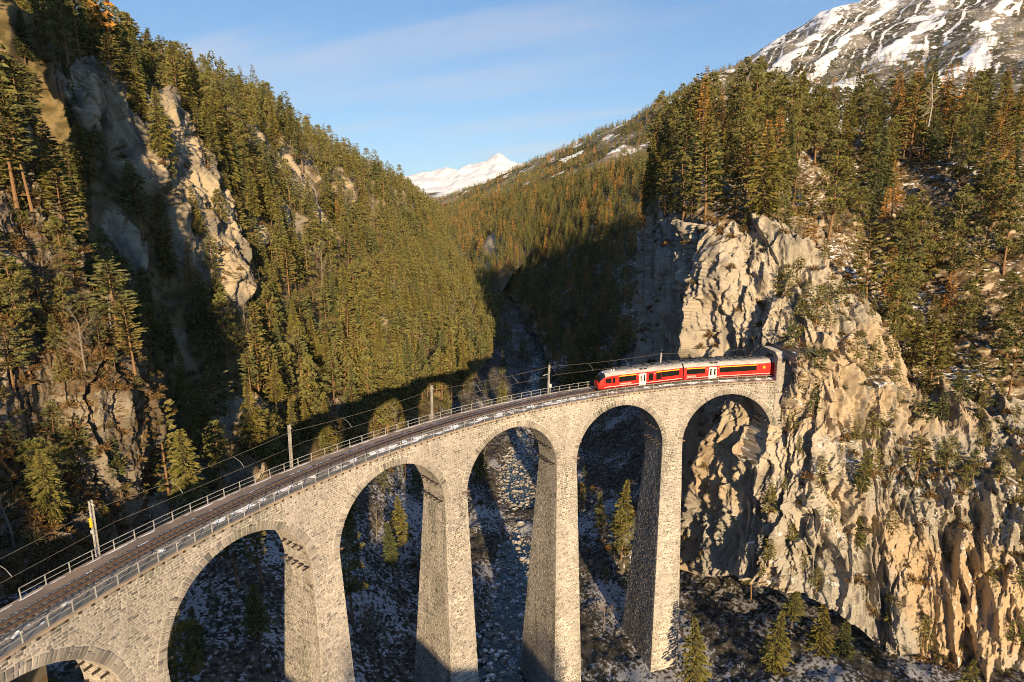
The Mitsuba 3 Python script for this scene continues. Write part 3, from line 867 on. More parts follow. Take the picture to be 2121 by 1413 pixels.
# coping slabs, each about 2 m
for nm, r0, r1 in (('coping', RN - 0.20, RN + 0.16), ('coping', RF - 0.16, RF + 0.22)):
    for a in np.arange(-66, 67, 1.96):
        add(nm, sweep(rect(r0, r1, -0.02 + rng.normal(0, 0.006), 0.15 + rng.normal(0, 0.006)), a, min(a + 1.94, 67.4), 1), 'coping', 'viaduct')
add('walkway', sweep(rect(RN + 0.16, 99.25, -0.03, 0.09), S0, 67.4), 'walkway_near', 'viaduct')
add('walkway', sweep(rect(102.75, RF - 0.16, -0.03, 0.17), S0, 67.4), 'walkway_far', 'viaduct')
for sc in arches[:]:
    for rad in (98.7, 99.9, 101.1, 102.3, 103.5):
        for phi, ln in ((0.02, 1.15), (0.36, 0.95)):
            if phi > 0.1 and rad > 103:
                continue
            for side in (1, -1):
                if side == -1 and rad > 98.8:
                    continue
                s_ = sc + side * (RARCH * math.cos(phi) + 0.1)
                z_ = ZS + RARCH * math.sin(phi)
                lo, hi = sorted((s_, s_ - side * ln))
                b = MB()
                for w0, w1, h0, h1 in ((-0.09, 0.09, 0.0, 0.03), (-0.02, 0.02, 0.03, 0.17), (-0.09, 0.09, 0.17, 0.20)):
                    b.box([lo, rad + w0, z_ + h0], [hi, rad + w1, z_ + h1], m=bend)
                b.put('bracket', 'rust_iron' if side == -1 else 'old_iron', 'viaduct')

# ------------------------------------------------------------------ track
def deck_radius(p):
    return dr.sqrt(dr.square(p.x - CX) + dr.square(p.y - CY))


def ballast_color(p, n, uv):
    r = deck_radius(p)
    b = mikit.cell_rand(p.x * 9, p.y * 9, p.z * 9)
    c = mix((0.10, 0.092, 0.082), (0.23, 0.21, 0.19), b)
    c = mix(c, (0.10, 0.078, 0.06), 0.4 * smooth(0.75, 0.45, dr.abs(r - 101.2)))
    s = pf(p.x * 0.9, p.y * 0.9, 1.0, 4) + 0.20 * (pn(p.x * 5, p.y * 5) - 0.5)
    edge = smooth(0.55, 0.1, dr.abs(r - 99.55)) * 1.0 + smooth(0.32, 0.06, dr.abs(r - 102.45)) * 0.9
    far = smooth(-10, 85, p.y)
    k = smooth(0.69, 0.75, s * 0.55 + 0.30 * edge + 0.14 * far)
    return mix(c, (0.80, 0.81, 0.85), k)


def walk_near_color(p, n, uv):
    r = deck_radius(p)
    c = mix((0.17, 0.175, 0.165), (0.115, 0.12, 0.115), smooth(0.35, 0.65, pf(p.x * 0.8, p.y * 0.8, 0.0, 4)))
    far = smooth(40, 88, p.y)
    k = smooth(0.65, 0.71, pf(p.x * 0.8, p.y * 0.8, 4.0, 4) * 0.6 + 0.18 * smooth(98.4, 99.2, r) + 0.22 * far)
    return mix(c, (0.80, 0.81, 0.85), k)


def walk_far_color(p, n, uv):
    r = deck_radius(p)
    c = mix((0.24, 0.185, 0.145), (0.175, 0.14, 0.115), smooth(0.35, 0.65, pf(p.x * 0.7, p.y * 0.7, 0.0, 4)))
    k = smooth(0.60, 0.66, pf(p.x * 0.9, p.y * 0.9, 9.0, 4) * 0.5 + 0.36 * smooth(103.6, 104.1, r) + 0.10 * smooth(30, 90, p.y))
    return mix(c, (0.80, 0.81, 0.85), k)


principled('ballast_stone', mikit.proc(ballast_color), 0.95)
principled('walkway_near', mikit.proc(walk_near_color), 0.9)
principled('walkway_far', mikit.proc(walk_far_color), 0.9)
principled('rail_rust', (0.115, 0.065, 0.042), 0.55)
principled('rail_steel', (0.38, 0.37, 0.36), 0.3, metallic=0.8)
principled('sleeper', (0.085, 0.072, 0.062), 0.9)
tag('railway_track', 'single railway track on ballast along the viaduct deck', 'railway track')
sb = np.linspace(S0, 74, 1180)
rb = np.array([99.2, 99.32, 99.44, 99.56, 99.68, 99.8, 99.95, 100.1, 100.25, 100.4, 100.55, 100.7, 100.85, 101.0, 101.15, 101.3, 101.45, 101.6, 101.75, 101.9, 102.05, 102.2, 102.35, 102.5, 102.65, 102.78])
zb_ = np.interp(rb, [99.2, 99.75, 102.3, 102.78], [0.06, 0.25, 0.27, 0.15])
S_, R_ = np.meshgrid(sb, rb)
Zb = zb_[:, None] + rng.normal(0, 0.022, S_.shape)
G = bend(np.stack([S_, R_ + rng.normal(0, 0.03, S_.shape), Zb], -1))
BAL = Grid(G)
k = add('ballast', BAL.mesh(), 'ballast_stone', 'railway_track')
tag(k, kind='stuff')
for r in (100.7, 101.7):
    add('rail', sweep([(r - 0.06, 0.29), (r + 0.06, 0.29), (r + 0.06, 0.31), (r + 0.012, 0.33), (r + 0.012, 0.40), (r + 0.035, 0.42), (r + 0.035, 0.449), (r - 0.035, 0.449), (r - 0.035, 0.42), (r - 0.012, 0.40), (r - 0.012, 0.33), (r - 0.06, 0.31)], S0, 90, 0.8), 'rail_rust', 'railway_track')
    k = add('rail_head', sweep(rect(r - 0.033, r + 0.033, 0.445, 0.453), S0, 90, 0.8), 'rail_steel', 'railway_track')
for a in np.arange(-72, 68, 0.62):
    add('sleeper', sweep(rect(100.25, 102.15, 0.2, 0.292), a, a + 0.22, 0.22), 'sleeper', 'railway_track')

# ------------------------------------------------------------------ railings
for nm, r, s0, s1, lab in (('railing', RN + 0.04, -63.36, 66.9, 'grey post and rail railing along the sunny near edge of the viaduct'),
                           ('railing', RF - 0.06, -52.0, 66.9, 'grey post and rail railing along the far edge of the viaduct, beside the masts')):
    t = fresh(nm)
    tag(t, lab, 'railing', 'railings on the viaduct')
    for a in np.arange(s0, s1, 1.98):
        b = MB().box([a - 0.035, r - 0.04, 0.10], [a + 0.035, r + 0.04, 1.24], m=bend)
        b.box([a - 0.08, r - 0.07, 0.13], [a + 0.08, r + 0.07, 0.165], m=bend)
        b.put('post', 'galvanised', t)
    for z, w, nm2 in ((1.24, 0.036, 'top_rail'), (0.70, 0.024, 'middle_rail')):
        S = np.arange(s0, s1 + 0.3, 0.99)
        MB().tube(bend(np.stack([S, 0 * S + r, 0 * S + z], -1)), w, 6).put(nm2, 'galvanised', t)

# ------------------------------------------------------------------ masts and wires
principled('mast_grey', mikit.proc(lambda p, n, uv: mix((0.36, 0.35, 0.34), (0.25, 0.245, 0.24), smooth(0.4, 0.6, pf(p.x * 2, p.y * 2, p.z * 0.8)))), 0.7)
principled('porcelain', (0.55, 0.55, 0.54), 0.3)
principled('yellow_paint', (0.80, 0.50, 0.02), 0.5)
principled('wire', (0.30, 0.26, 0.21), 0.5, metallic=0.3)
MS = [-68.0, -45.3, -22.9, 0.2, 23.2, 46.6]
MH = [6.2, 6.2, 6.2, 6.0, 5.6, 5.3]
words = {-45.3: 'second mast from the near end, with a yellow marker on its side', -22.9: 'plain grey mast above the second arch from the near end', 0.2: 'plain grey mast near the middle of the viaduct',
         23.2: 'grey mast with a bracket and white box, just ahead of the train', 46.6: 'mast behind the train whose top rises over its roof', -68.0: 'mast at the near end of the line, out of the picture'}
for s, H in zip(MS, MH):
    t = fresh('catenary_mast')
    tag(t, words[s], 'mast', 'overhead line masts')
    lean = lambda v: bend(v - np.c_[0 * v[:, :1], 0.06 * np.clip(v[:, 2:], 0, 9), 0 * v[:, :1]])
    b = MB()
    for r0, r1, q0, q1 in ((-0.15, 0.15, -0.15, -0.11), (-0.15, 0.15, 0.11, 0.15), (-0.012, 0.012, -0.11, 0.11)):
        b.box([s + q0, 104.93 + r0, -1.2], [s + q1, 104.93 + r1, H], m=lean)
    for z in np.arange(0.5, 6.0, 0.6):
        b.box([s - 0.11, 104.93 - 0.14, z], [s + 0.11, 104.93 - 0.10, z + 0.10], m=lean)
    b.put('pole', 'mast_grey', t)
    MB().box([s - 0.3, 104.5, -0.9], [s + 0.3, 104.8, -0.25], m=bend).put('bracket', 'mast_grey', t)
    MB().tube(bend(np.array([[s, 104.7, H - 0.40], [s, 104.2, H - 0.37], [s, 103.85, H - 0.43]])), 0.035, 6).put('arm', 'galvanised', t)
    MB().tube(bend(np.array([[s, 104.4, H - 0.38], [s, 104.36, H - 0.38], [s, 104.3, H - 0.38], [s, 104.16, H - 0.38], [s, 104.1, H - 0.38]])), [0.05, 0.08, 0.05, 0.08, 0.05], 8).put('insulator', 'porcelain', t)
    if s == -45.3:
        b = MB()
        for z in (3.65, 3.95, 4.2):
            b.tube(bend(np.array([[s - 0.17, 104.6, z - 0.16], [s - 0.30, 104.6, z - 0.08], [s - 0.30, 104.6, z + 0.08], [s - 0.17, 104.6, z + 0.16]])), 0.13, 8)
        b.put('yellow_marker', 'yellow_paint', t)
        MB().box([s - 0.3, 104.6, 2.75], [s - 0.16, 104.85, 3.05], m=bend).put('plate', 'porcelain', t)
    if s == 23.2:
        MB().box([s - 0.1, 104.4, 1.25], [s + 0.42, 104.75, 1.85], m=bend).put('box', 'porcelain', t)
        MB().tube(bend(np.array([[s - 0.1, 104.9, 3.75], [s - 0.9, 104.8, 3.70], [s - 1.2, 104.8, 3.62]])), 0.06, 6).put('side_bracket', 'porcelain', t)
t = 'overhead_line'
tag(t, 'overhead wires strung along the masts with short curved pull-off arms', 'overhead line')
WR, WZ = 103.85, 5.72
for nm, r, z, sag, rad in (('messenger_wire', WR, WZ - 0.25, 0.30, 0.016), ('contact_wire', 101.3, 4.55, 0.05, 0.014)):
    pts = []
    for a, b_ in zip(MS[:-1] + [46.6], MS[1:] + [66.0]):
        q = np.linspace(0, 1, 9)[:-1]
        # straight chords between the supports, so the wire stands a little inside the curve
        A, B = bend(np.array([[a, r, z], [b_, r, z]]))
        P = A + (B - A) * q[:, None]
        P[:, 2] -= sag * 4 * q * (1 - q)
        pts.append(P)
    MB().tube(np.vstack(pts), rad, 4).put(nm, 'wire', t)
for a, b_ in zip(MS[:-1] + [46.6], MS[1:] + [66.0]):
    for q in (0.3, 0.62):
        A, B = bend(np.array([[a, 101.3, 4.55], [b_, 101.3, 4.55]]))
        A2, B2 = bend(np.array([[a, WR, WZ], [b_, WR, WZ]]))
        p0 = A + (B - A) * q
        p1 = A2 + (B2 - A2) * q - [0, 0, 0.25]
        m = p0 + (p1 - p0) * 0.75
        MB().tube(np.array([p0, p0 + (m - p0) * 0.35 + [0, 0, 0.28], p0 + (m - p0) * 0.8 + [0, 0, 0.22], m + [0, 0, 0.1]]), 0.024, 5).put('pull_off_arm', 'galvanised', t)
        MB().tube(np.array([m + [0, 0, 0.1], p1]), 0.008, 4).put('dropper', 'wire', t)

# shoulder of made ground where the line leaves the rock, beside the far edge
Sg, Rg = np.meshgrid(np.linspace(-95, -50.5, 150), np.linspace(0, 1, 50))
fall = np.clip((-52.5 - Sg) / 6, 0, 1)
R0 = 104.45 + Rg * (3 + 9 * fall + 2 * fbm(np.stack([Sg, 0 * Sg, 0 * Sg], -1), 0.3, 2, 4))
Z0 = -0.15 - 0.5 * Rg - 26 * np.clip((Rg - 0.25 - 0.35 * fall) / 0.6, 0, 1) ** 1.3 - 5 * (1 - fall)
Gs = bend(np.stack([Sg, R0, Z0], -1))
Gs = Gs + (0.9 * fractured(Gs, 15) + 0.6 * (fbm(Gs, 0.8, 3, 3) - 0.5))[..., None] * np.array([0, 0, 1.0]) * np.clip(Rg * 5, 0, 1)[..., None]
SH = Patch.__new__(Grid)
SH.__init__(Gs)
tag(add('embankment', SH.mesh(), 'outcrop_soil'), 'rocky shoulder of made ground beside the track at the near end', 'ground', kind='structure')

# ------------------------------------------------------------------ train
principled('train_red', mikit.proc(lambda p, n, uv: mix((0.62, 0.014, 0.012), (0.50, 0.016, 0.013), smooth(0.45, 0.7, pf(p.x * 0.9, p.y * 0.9, p.z * 2.2)))), 0.32, clearcoat=0.5)
principled('train_dark_red', (0.20, 0.008, 0.014), 0.4)
principled('train_white', (0.74, 0.72, 0.70), 0.4)
principled('train_yellow', (0.85, 0.52, 0.01), 0.45)
principled('roof_grey', mikit.proc(lambda p, n, uv: mix((0.44, 0.42, 0.43), (0.33, 0.32, 0.33), smooth(0.4, 0.65, pf(p.x * 1.1, p.y * 1.1, p.z * 3)))), 0.55)
principled('roof_dark', (0.13, 0.135, 0.14), 0.7)
principled('black_rubber', (0.018, 0.018, 0.02), 0.8)
principled('tinted_glass', (0.012, 0.013, 0.013), 0.08, specular=0.6)
principled('seat_cloth', (0.10, 0.05, 0.03), 0.9)
RAILTOP = 0.453


def car_frame(sa, sb, r=101.2):
    """Local car coordinates (x back from the front end, y towards the near side, z above the rail) -> world."""
    A, B = bend(np.array([[sa, r, RAILTOP], [sb, r, RAILTOP]]))
    ex = (B - A) / np.linalg.norm(B - A)
    ey = np.cross(ex, [0, 0, 1.0])
    ey /= np.linalg.norm(ey)
    ez = np.cross(ey, ex)
    return (lambda v: A + np.outer(np.asarray(v)[:, 0], ex) + np.outer(np.asarray(v)[:, 1], ey) + np.outer(np.asarray(v)[:, 2], ez)), np.linalg.norm(B - A)


SECTION = np.array([(-1.20, 0.28), (-1.32, 0.55), (-1.335, 1.2), (-1.335, 2.62), (-1.315, 2.80), (-1.24, 3.02), (-1.02, 3.36), (-0.72, 3.52), (0, 3.58),
                    (0.72, 3.52), (1.02, 3.36), (1.24, 3.02), (1.315, 2.80), (1.335, 2.62), (1.335, 1.2), (1.32, 0.55), (1.20, 0.28)])
SPLIT = 4                                   # section points from here to -SPLIT-1 belong to the roof


def loft(xs, wid, top, sec, low=None):
    v = []
    for q, x in enumerate(xs):
        y, z = sec[:, 0] * wid[q], sec[:, 1].copy()
        lo = 0.28 if low is None else low[q]
        z = lo + (z - 0.28) * (top[q] - lo) / (3.58 - 0.28)
        v.append(np.c_[np.full(len(sec), x), y, z])
    n, m = len(xs), len(sec)
    i, j = np.meshgrid(np.arange(n - 1), np.arange(m - 1), indexing='ij')
    f = np.stack([i * m + j, i * m + j + 1, (i + 1) * m + j + 1, (i + 1) * m + j], -1).reshape(-1, 4)
    return np.vstack(v), f, n, m


def side_panel(F, x0, x1, z0, z1, side, out=0.008, thick=0.03, r=0.06):
    """A thin plate with rounded corners on the car's side."""
    p = sbox(x0 + r, z0 + r, x1 - r, z1 - r).buffer(r, quad_segs=3) if r > 0 else sbox(x0, z0, x1, z1)
    m = trimesh.creation.extrude_polygon(p, thick, engine='earcut')
    v = np.array(m.vertices)
    y = 1.335 + out - thick + v[:, 2]
    y = y - np.clip(v[:, 1] - 2.62, 0, 1) * 0.11 - np.clip(1.2 - v[:, 1], 0, 1) * 0.018
    f = np.array(m.faces) if side > 0 else np.array(m.faces)[:, ::-1]
    return F(np.c_[v[:, 0], side * y, v[:, 1]]), f


def make_car(sa, sb, name, front, spec):
    car = fresh('train__' + name)
    F, L = car_frame(sa, sb)
    if front:
        xs = [0.0, 0.12, 0.4, 0.8, 1.3, 1.9, 2.6, L]
        wid = [0.66, 0.78, 0.88, 0.935, 0.965, 0.985, 1.0, 1.0]
        top = [1.55, 1.85, 2.45, 2.98, 3.28, 3.46, 3.55, 3.58]
        low = [0.55, 0.42, 0.34, 0.30, 0.28, 0.28, 0.28, 0.28]
    else:
        xs, wid, top, low = [0.28, 0.34, L], [0.985, 1.0, 1.0], [3.55, 3.58, 3.58], [0.28] * 3
    v, f, n, m = loft(xs, wid, top, SECTION, low)
    seg = f[:, 0] % m
    roof = (seg >= SPLIT) & (seg < m - 1 - SPLIT)
    if front:
        roof &= (f[:, 0] // m) >= 3
    glass = (seg >= SPLIT) & (seg < m - 1 - SPLIT) & (f[:, 0] // m >= 1) & (f[:, 0] // m < 4) if front else np.zeros(len(f), bool)
    roof &= ~glass
    body = [f[~roof & ~glass]]
    caps = []
    for e, rev in ((0, False), ((n - 1) * m, True)):
        k = np.arange(1, m - 1)
        t = np.stack([0 * k + e, k + e, k + 1 + e], 1)
        caps.append(t[:, ::-1] if rev else t)
    tri = np.vstack([body[0][:, [0, 1, 2]], body[0][:, [0, 2, 3]], *caps])
    scene[car] = mikit.ply((F(v), tri), 'train_red', smooth=35)
    fr = f[roof]
    add('roof', (F(v), np.vstack([fr[:, [0, 1, 2]], fr[:, [0, 2, 3]]])), 'roof_grey', car, smooth=35)
    if front:      # windscreen and lower front
        gq = f[glass]
        add('windscreen', (F(v), np.vstack([gq[:, [0, 1, 2]], gq[:, [0, 2, 3]]])), 'tinted_glass', car, smooth=35)
        MB().box([-0.02, -0.8, 0.30], [0.5, 0.8, 0.62], m=F).box([-0.35, -0.16, 0.42], [0.1, 0.16, 0.72], m=F).put('coupler', 'black_rubber', car)
        MB().raw(*(lambda o: (F(np.array(o.vertices)), o.faces))(trimesh.creation.box(bounds=[[-0.1, -0.95, 0.0], [0.55, 0.95, 0.22]]))).put('snow_plough', 'black_rubber', car)
        for y in (-0.72, 0.72):
            o = trimesh.creation.icosphere(1, 0.13)
            o.apply_translation([0.10, y, 1.32])
            add('headlight', (F(np.array(o.vertices)), o.faces), 'train_white', car)
        o = trimesh.creation.icosphere(1, 0.12)
        o.apply_translation([1.30, 0, 3.30])
        add('headlight', (F(np.array(o.vertices)), o.faces), 'train_white', car)
    a = 0.7 if front else 0.35
    for side in (1, -1):
        add('skirt', side_panel(F, a + 0.6, L - 0.02, 0.30, 0.62, side, 0.004, r=0), 'train_dark_red', car)
        add('stripe', side_panel(F, a + 0.45, L - 0.02, 0.66, 0.74, side, 0.007, r=0), 'train_white', car)
        for kind, x0, x1, z0, z1 in spec:
            if kind == 'window':
                w = add('window', side_panel(F, x0, x1, z0, z1, side, 0.010), 'tinted_glass', car)
                n_ = max(1, int(round((x1 - x0) / 1.55)))
            elif kind == 'door':
                c = (x0 + x1) / 2
                for u0, u1 in ((x0, c - 0.02), (c + 0.02, x1)):
                    add('door', side_panel(F, u0, u1, z0, z1, side, 0.016, r=0.03), 'train_white', car)
                    add('door_window', side_panel(F, u0 + 0.24, u1 - 0.20, 1.0, 2.25, side, 0.020, r=0.05), 'tinted_glass', car)
            elif kind == 'yellow':
                add('yellow_stripe', side_panel(F, x0, x1, z0, z1, side, 0.012, r=0), 'train_yellow', car)
            elif kind == 'plate':
                add('plate', side_panel(F, x0, x1, z0, z1, side, 0.012, r=0.02), 'train_yellow', car)
            else:
                m_ = meshkit.text_mesh(kind, z1 - z0, 0.006, bold=True)
                q = np.array(m_.vertices)
                wdt = q[:, 0].max()
                x = x0 + q[:, 0] if side > 0 else x1 - q[:, 0] + 0 * wdt
                y = 1.335 + 0.002 + q[:, 2] - np.clip(1.2 - (z0 + q[:, 1]), 0, 1) * 0.018
                add('lettering', (F(np.c_[x, side * y, z0 + q[:, 1]]), np.array(m_.faces)), 'train_white', car)
    # roof equipment and running gear
    b = MB()
    x = 3.6 if front else 1.0
    while x < L - 1.6:
        w = rng.uniform(1.0, 2.2)
        b.box([x, -0.75, 3.5], [x + w, 0.75, 3.66 + rng.uniform(0, 0.10)], m=F)
        x += w + rng.uniform(0.3, 1.1)
    b.put('roof_units', 'roof_dark', car)
    for x in ((8.5, 9.4) if front else (5.6, 6.5)) if L > 12 else ():
        sl = np.array([[x, 1.10, 3.26], [x + 0.7, 1.10, 3.26], [x + 0.7, 0.84, 3.48], [x, 0.84, 3.48]]) + [0, 0.03, 0.03]
        add('roof_vent', (F(sl), np.array([[0, 1, 2, 3]])), 'black_rubber', car)
    if front:
        for x in (2.9, 3.4):
            o = trimesh.creation.cylinder(0.11, 0.3, sections=8)
            o.apply_translation([x, 0.45, 3.68])
            add('insulator', (F(np.array(o.vertices)), o.faces), 'train_white', car)
        pan = MB()
        for y in (-0.55, 0.55):
            pan.tube(F(np.array([[4.0, y, 3.7], [2.7, y * 0.5, 3.80], [4.2, y * 0.6, 3.86]])), 0.03, 5)
        pan.tube(F(np.array([[4.2, -0.8, 3.88], [4.2, 0.8, 3.88]])), 0.035, 5)
        pan.put('pantograph', 'black_rubber', car)
    # running gear
    for x in (2.9, L - 2.9) if L > 12 else (2.9,):
        b = MB()
        b.box([x - 1.5, -1.0, 0.22], [x + 1.5, 1.0, 0.55], m=F)
        b.put('bogie', 'black_rubber', car)
        for dx in (-0.95, 0.95):
            for y in (-0.55, 0.55):
                o = trimesh.creation.cylinder(0.35, 0.13, sections=18)
                o.apply_transform(trimesh.transformations.rotation_matrix(math.pi / 2, [1, 0, 0]))
                o.apply_translation([x + dx, y, 0.35])
                add('wheel', (F(np.array(o.vertices)), o.faces), 'old_iron', car)
    MB().box([5.2, -1.1, 0.25], [max(L - 5.2, 6.5), 1.1, 0.5], m=F).put('underfloor_box', 'roof_dark', car)
    return car, F, L


tag('train', 'red electric railcar train with white doors running out of the cliff tunnel', 'train')
S_NOSE = 31.2
c1, F1, L1 = make_car(S_NOSE, 48.75, 'car', True, [
    ('window', 1.35, 2.55, 1.42, 2.35), ('window', 2.80, 3.30, 1.35, 2.42), ('window', 4.1, 7.75, 1.42, 2.42), ('yellow', 4.05, 7.80, 2.47, 2.60), ('door', 8.35, 9.80, 0.30, 2.58),
    ('window', 10.35, 11.3, 1.0, 2.42), ('window', 11.95, 13.15, 1.0, 2.42), ('window', 13.2, 17.05, 1.42, 2.42), ('yellow', 11.9, 17.1, 2.47, 2.60),
    ('Rhätische Bahn', 4.3, 6.6, 0.92, 1.16), ('1', 7.95, 8.1, 2.2, 2.48), ('1', 11.55, 11.7, 2.2, 2.48)])
c2, F2, L2 = make_car(49.0, 66.9, 'car', False, [
    ('window', 0.85, 4.55, 1.42, 2.42), ('yellow', 0.8, 4.6, 2.47, 2.60), ('door', 5.35, 6.95, 0.30, 2.58), ('window', 7.55, 15.2, 1.42, 2.42), ('yellow', 7.5, 15.3, 2.47, 2.60),
    ('plate', 16.55, 16.98, 1.75, 2.25), ('Viafier retica', 0.9, 2.9, 0.92, 1.14), ('1', 4.85, 5.0, 2.2, 2.48), ('1', 7.2, 7.35, 2.2, 2.48)])
c3, F3, L3 = make_car(67.1, 75.2, 'car', False, [('window', 1.0, 4.8, 1.42, 2.42)])
for sa in (48.72, 66.88):
    G_, Lg = car_frame(sa, sa + 0.62)
    MB().box([-0.05, -1.05, 0.6], [0.67, 1.05, 3.35], m=G_).put('gangway', 'black_rubber', 'train')

# ------------------------------------------------------------------ tunnel portal
tag('tunnel_portal', 'stone tunnel portal in the cliff face around the rear of the train', 'tunnel portal')
PS = 67.45
open_ = Polygon([(99.2, -1), (103.5, -1), (103.5, 2.8), *[(101.35 + 2.15 * math.cos(t), 2.8 + 2.1 * math.sin(t)) for t in np.linspace(0, math.pi, 17)], (99.2, 2.8)])
wall = Polygon([(98.1, -13), (106.2, -13), (106.2, 4.9), (104.6, 5.6), (99.4, 5.6), (98.1, 4.7)]).difference(open_)
m = trimesh.creation.extrude_polygon(wall, 1.5, engine='earcut')
v = np.array(m.vertices)
add('wall', (bend(np.stack([PS + v[:, 2], v[:, 0], v[:, 1]], 1)), m.faces), 'mortar', 'tunnel_portal')
keep = STONES['stone']
STONES['stone'] = []
stones(wall, (0.3, 0.5), (0.4, 0.9), lambda q: bend(np.stack([PS - q[:, 2], q[:, 0], q[:, 1]], -1)), 0.06, 0.02, 0.05)
for q in range(len(STONES['stone'])):
    V, f, c = STONES['stone'][q]
    STONES['stone'][q] = (V, f[:, ::-1], c)
stones(sbox(PS, -13, PS + 1.5, 4.7), (0.3, 0.5), (0.4, 0.9), lambda q: bend(np.stack([q[:, 0], 98.1 - q[:, 2], q[:, 1]], -1)), 0.05, 0.02, 0.06)
big = [np.ptp(project(V)[0]) for V, f, c in STONES['stone']]
order = np.argsort(big)[::-1]
for q in order[:300]:
    V, f, c = STONES['stone'][q]
    add('stone', (V, f), 'stone_face', 'tunnel_portal', color=np.tile(c, (len(V), 1)))
rest = MB()
for q in order[300:]:
    rest.raw(*STONES['stone'][q])
if rest.n:
    tag(rest.put('masonry', 'stone_face', 'tunnel_portal'), kind='stuff')
ring = [(101.25 + 2.6 * math.cos(t), 3.0 + 2.5 * math.sin(t)) for t in np.linspace(-0.4, math.pi + 0.4, 15)]
lin = MB()
S = np.linspace(PS + 0.2, 76, 8)
prof_ = np.array([(103.55, -1.2), (103.55, 3.0), *[(101.25 + 2.3 * math.cos(t), 3.0 + 2.2 * math.sin(t)) for t in np.linspace(0, math.pi, 13)[1:-1]], (98.95, 3.0), (98.95, -1.2)])
mm = len(prof_)
vv = bend(np.stack([np.repeat(S, mm), np.tile(prof_[:, 0], len(S)), np.tile(prof_[:, 1], len(S))], -1))
i, j = np.meshgrid(np.arange(len(S) - 1), np.arange(mm - 1), indexing='ij')
qf = np.stack([i * mm + j, i * mm + j + 1, (i + 1) * mm + j + 1, (i + 1) * mm + j], -1).reshape(-1, 4)
e = (len(S) - 1) * mm
k = np.arange(1, mm - 1)
add('lining', (vv, np.vstack([qf[:, [0, 1, 2]], qf[:, [0, 2, 3]], np.stack([0 * k + e, k + e, k + 1 + e], 1)])), 'mortar', 'tunnel_portal')
# the rock is open where the bore runs through it
for key_, d_ in list(scene.items()):
    if key_ == 'cliff':
        v_, f_ = CLIFF.mesh()
        f_ = np.vstack([f_[:, [0, 1, 2]], f_[:, [0, 2, 3]]])
        c_ = v_[f_].mean(1)
        rad_ = np.hypot(c_[:, 0] - CX, c_[:, 1] - CY)
        s_ = (A0 - np.arctan2(c_[:, 1] - CY, c_[:, 0] - CX)) * 100
        z_ = c_[:, 2] - GRADE * s_
        inside_ = (rad_ > 98.9) & (rad_ < 103.7) & (z_ > -1.0) & (z_ < 5.3) & (s_ > 55) & (s_ < 76)
        scene['cliff'] = mikit.ply((v_, f_[~inside_]), 'rock', smooth=True)

# ------------------------------------------------------------------ trees
NEEDLE = {'spruce': np.array([0.130, 0.141, 0.052]), 'pine': np.array([0.172, 0.168, 0.062]), 'larch': np.array([0.37, 0.205, 0.06])}
BARK = {'spruce': (0.13, 0.095, 0.065), 'pine': (0.24, 0.145, 0.08), 'larch': (0.17, 0.125, 0.09), 'bare': (0.22, 0.19, 0.155), 'dead': (0.36, 0.33, 0.29)}


def sprays(rng, base, d, length, width, col, spread=0.9):
    """Needle sprays: one bent diamond each."""
    n = len(base)
    s = rng.normal(size=(n, 3)) * 0.55 + np.array([0, 0, 0.9]) * rng.choice([-1.0, 1.0], (n, 1))      # twigs hang: most sprays stand on edge
    s -= (s * d).sum(1, keepdims=True) * d
    s /= np.linalg.norm(s, axis=1, keepdims=True) + 1e-9
    up = np.cross(s, d)
    mid = base + d * length[:, None] * 0.5 + up * (length * 0.10)[:, None]
    tip = base + d * length[:, None] - np.array([0, 0, 1]) * (length * 0.12)[:, None]
    V = np.stack([base, mid + s * width[:, None] / 2, tip, mid - s * width[:, None] / 2], 1).reshape(-1, 3)
    k = np.arange(n) * 4
    F = np.vstack([np.stack([k, k + 1, k + 2], 1), np.stack([k, k + 2, k + 3], 1)])
    return V, F, np.repeat(col, 4, 0)


def unit(a):
    return a / (np.linalg.norm(a, axis=-1, keepdims=True) + 1e-9)


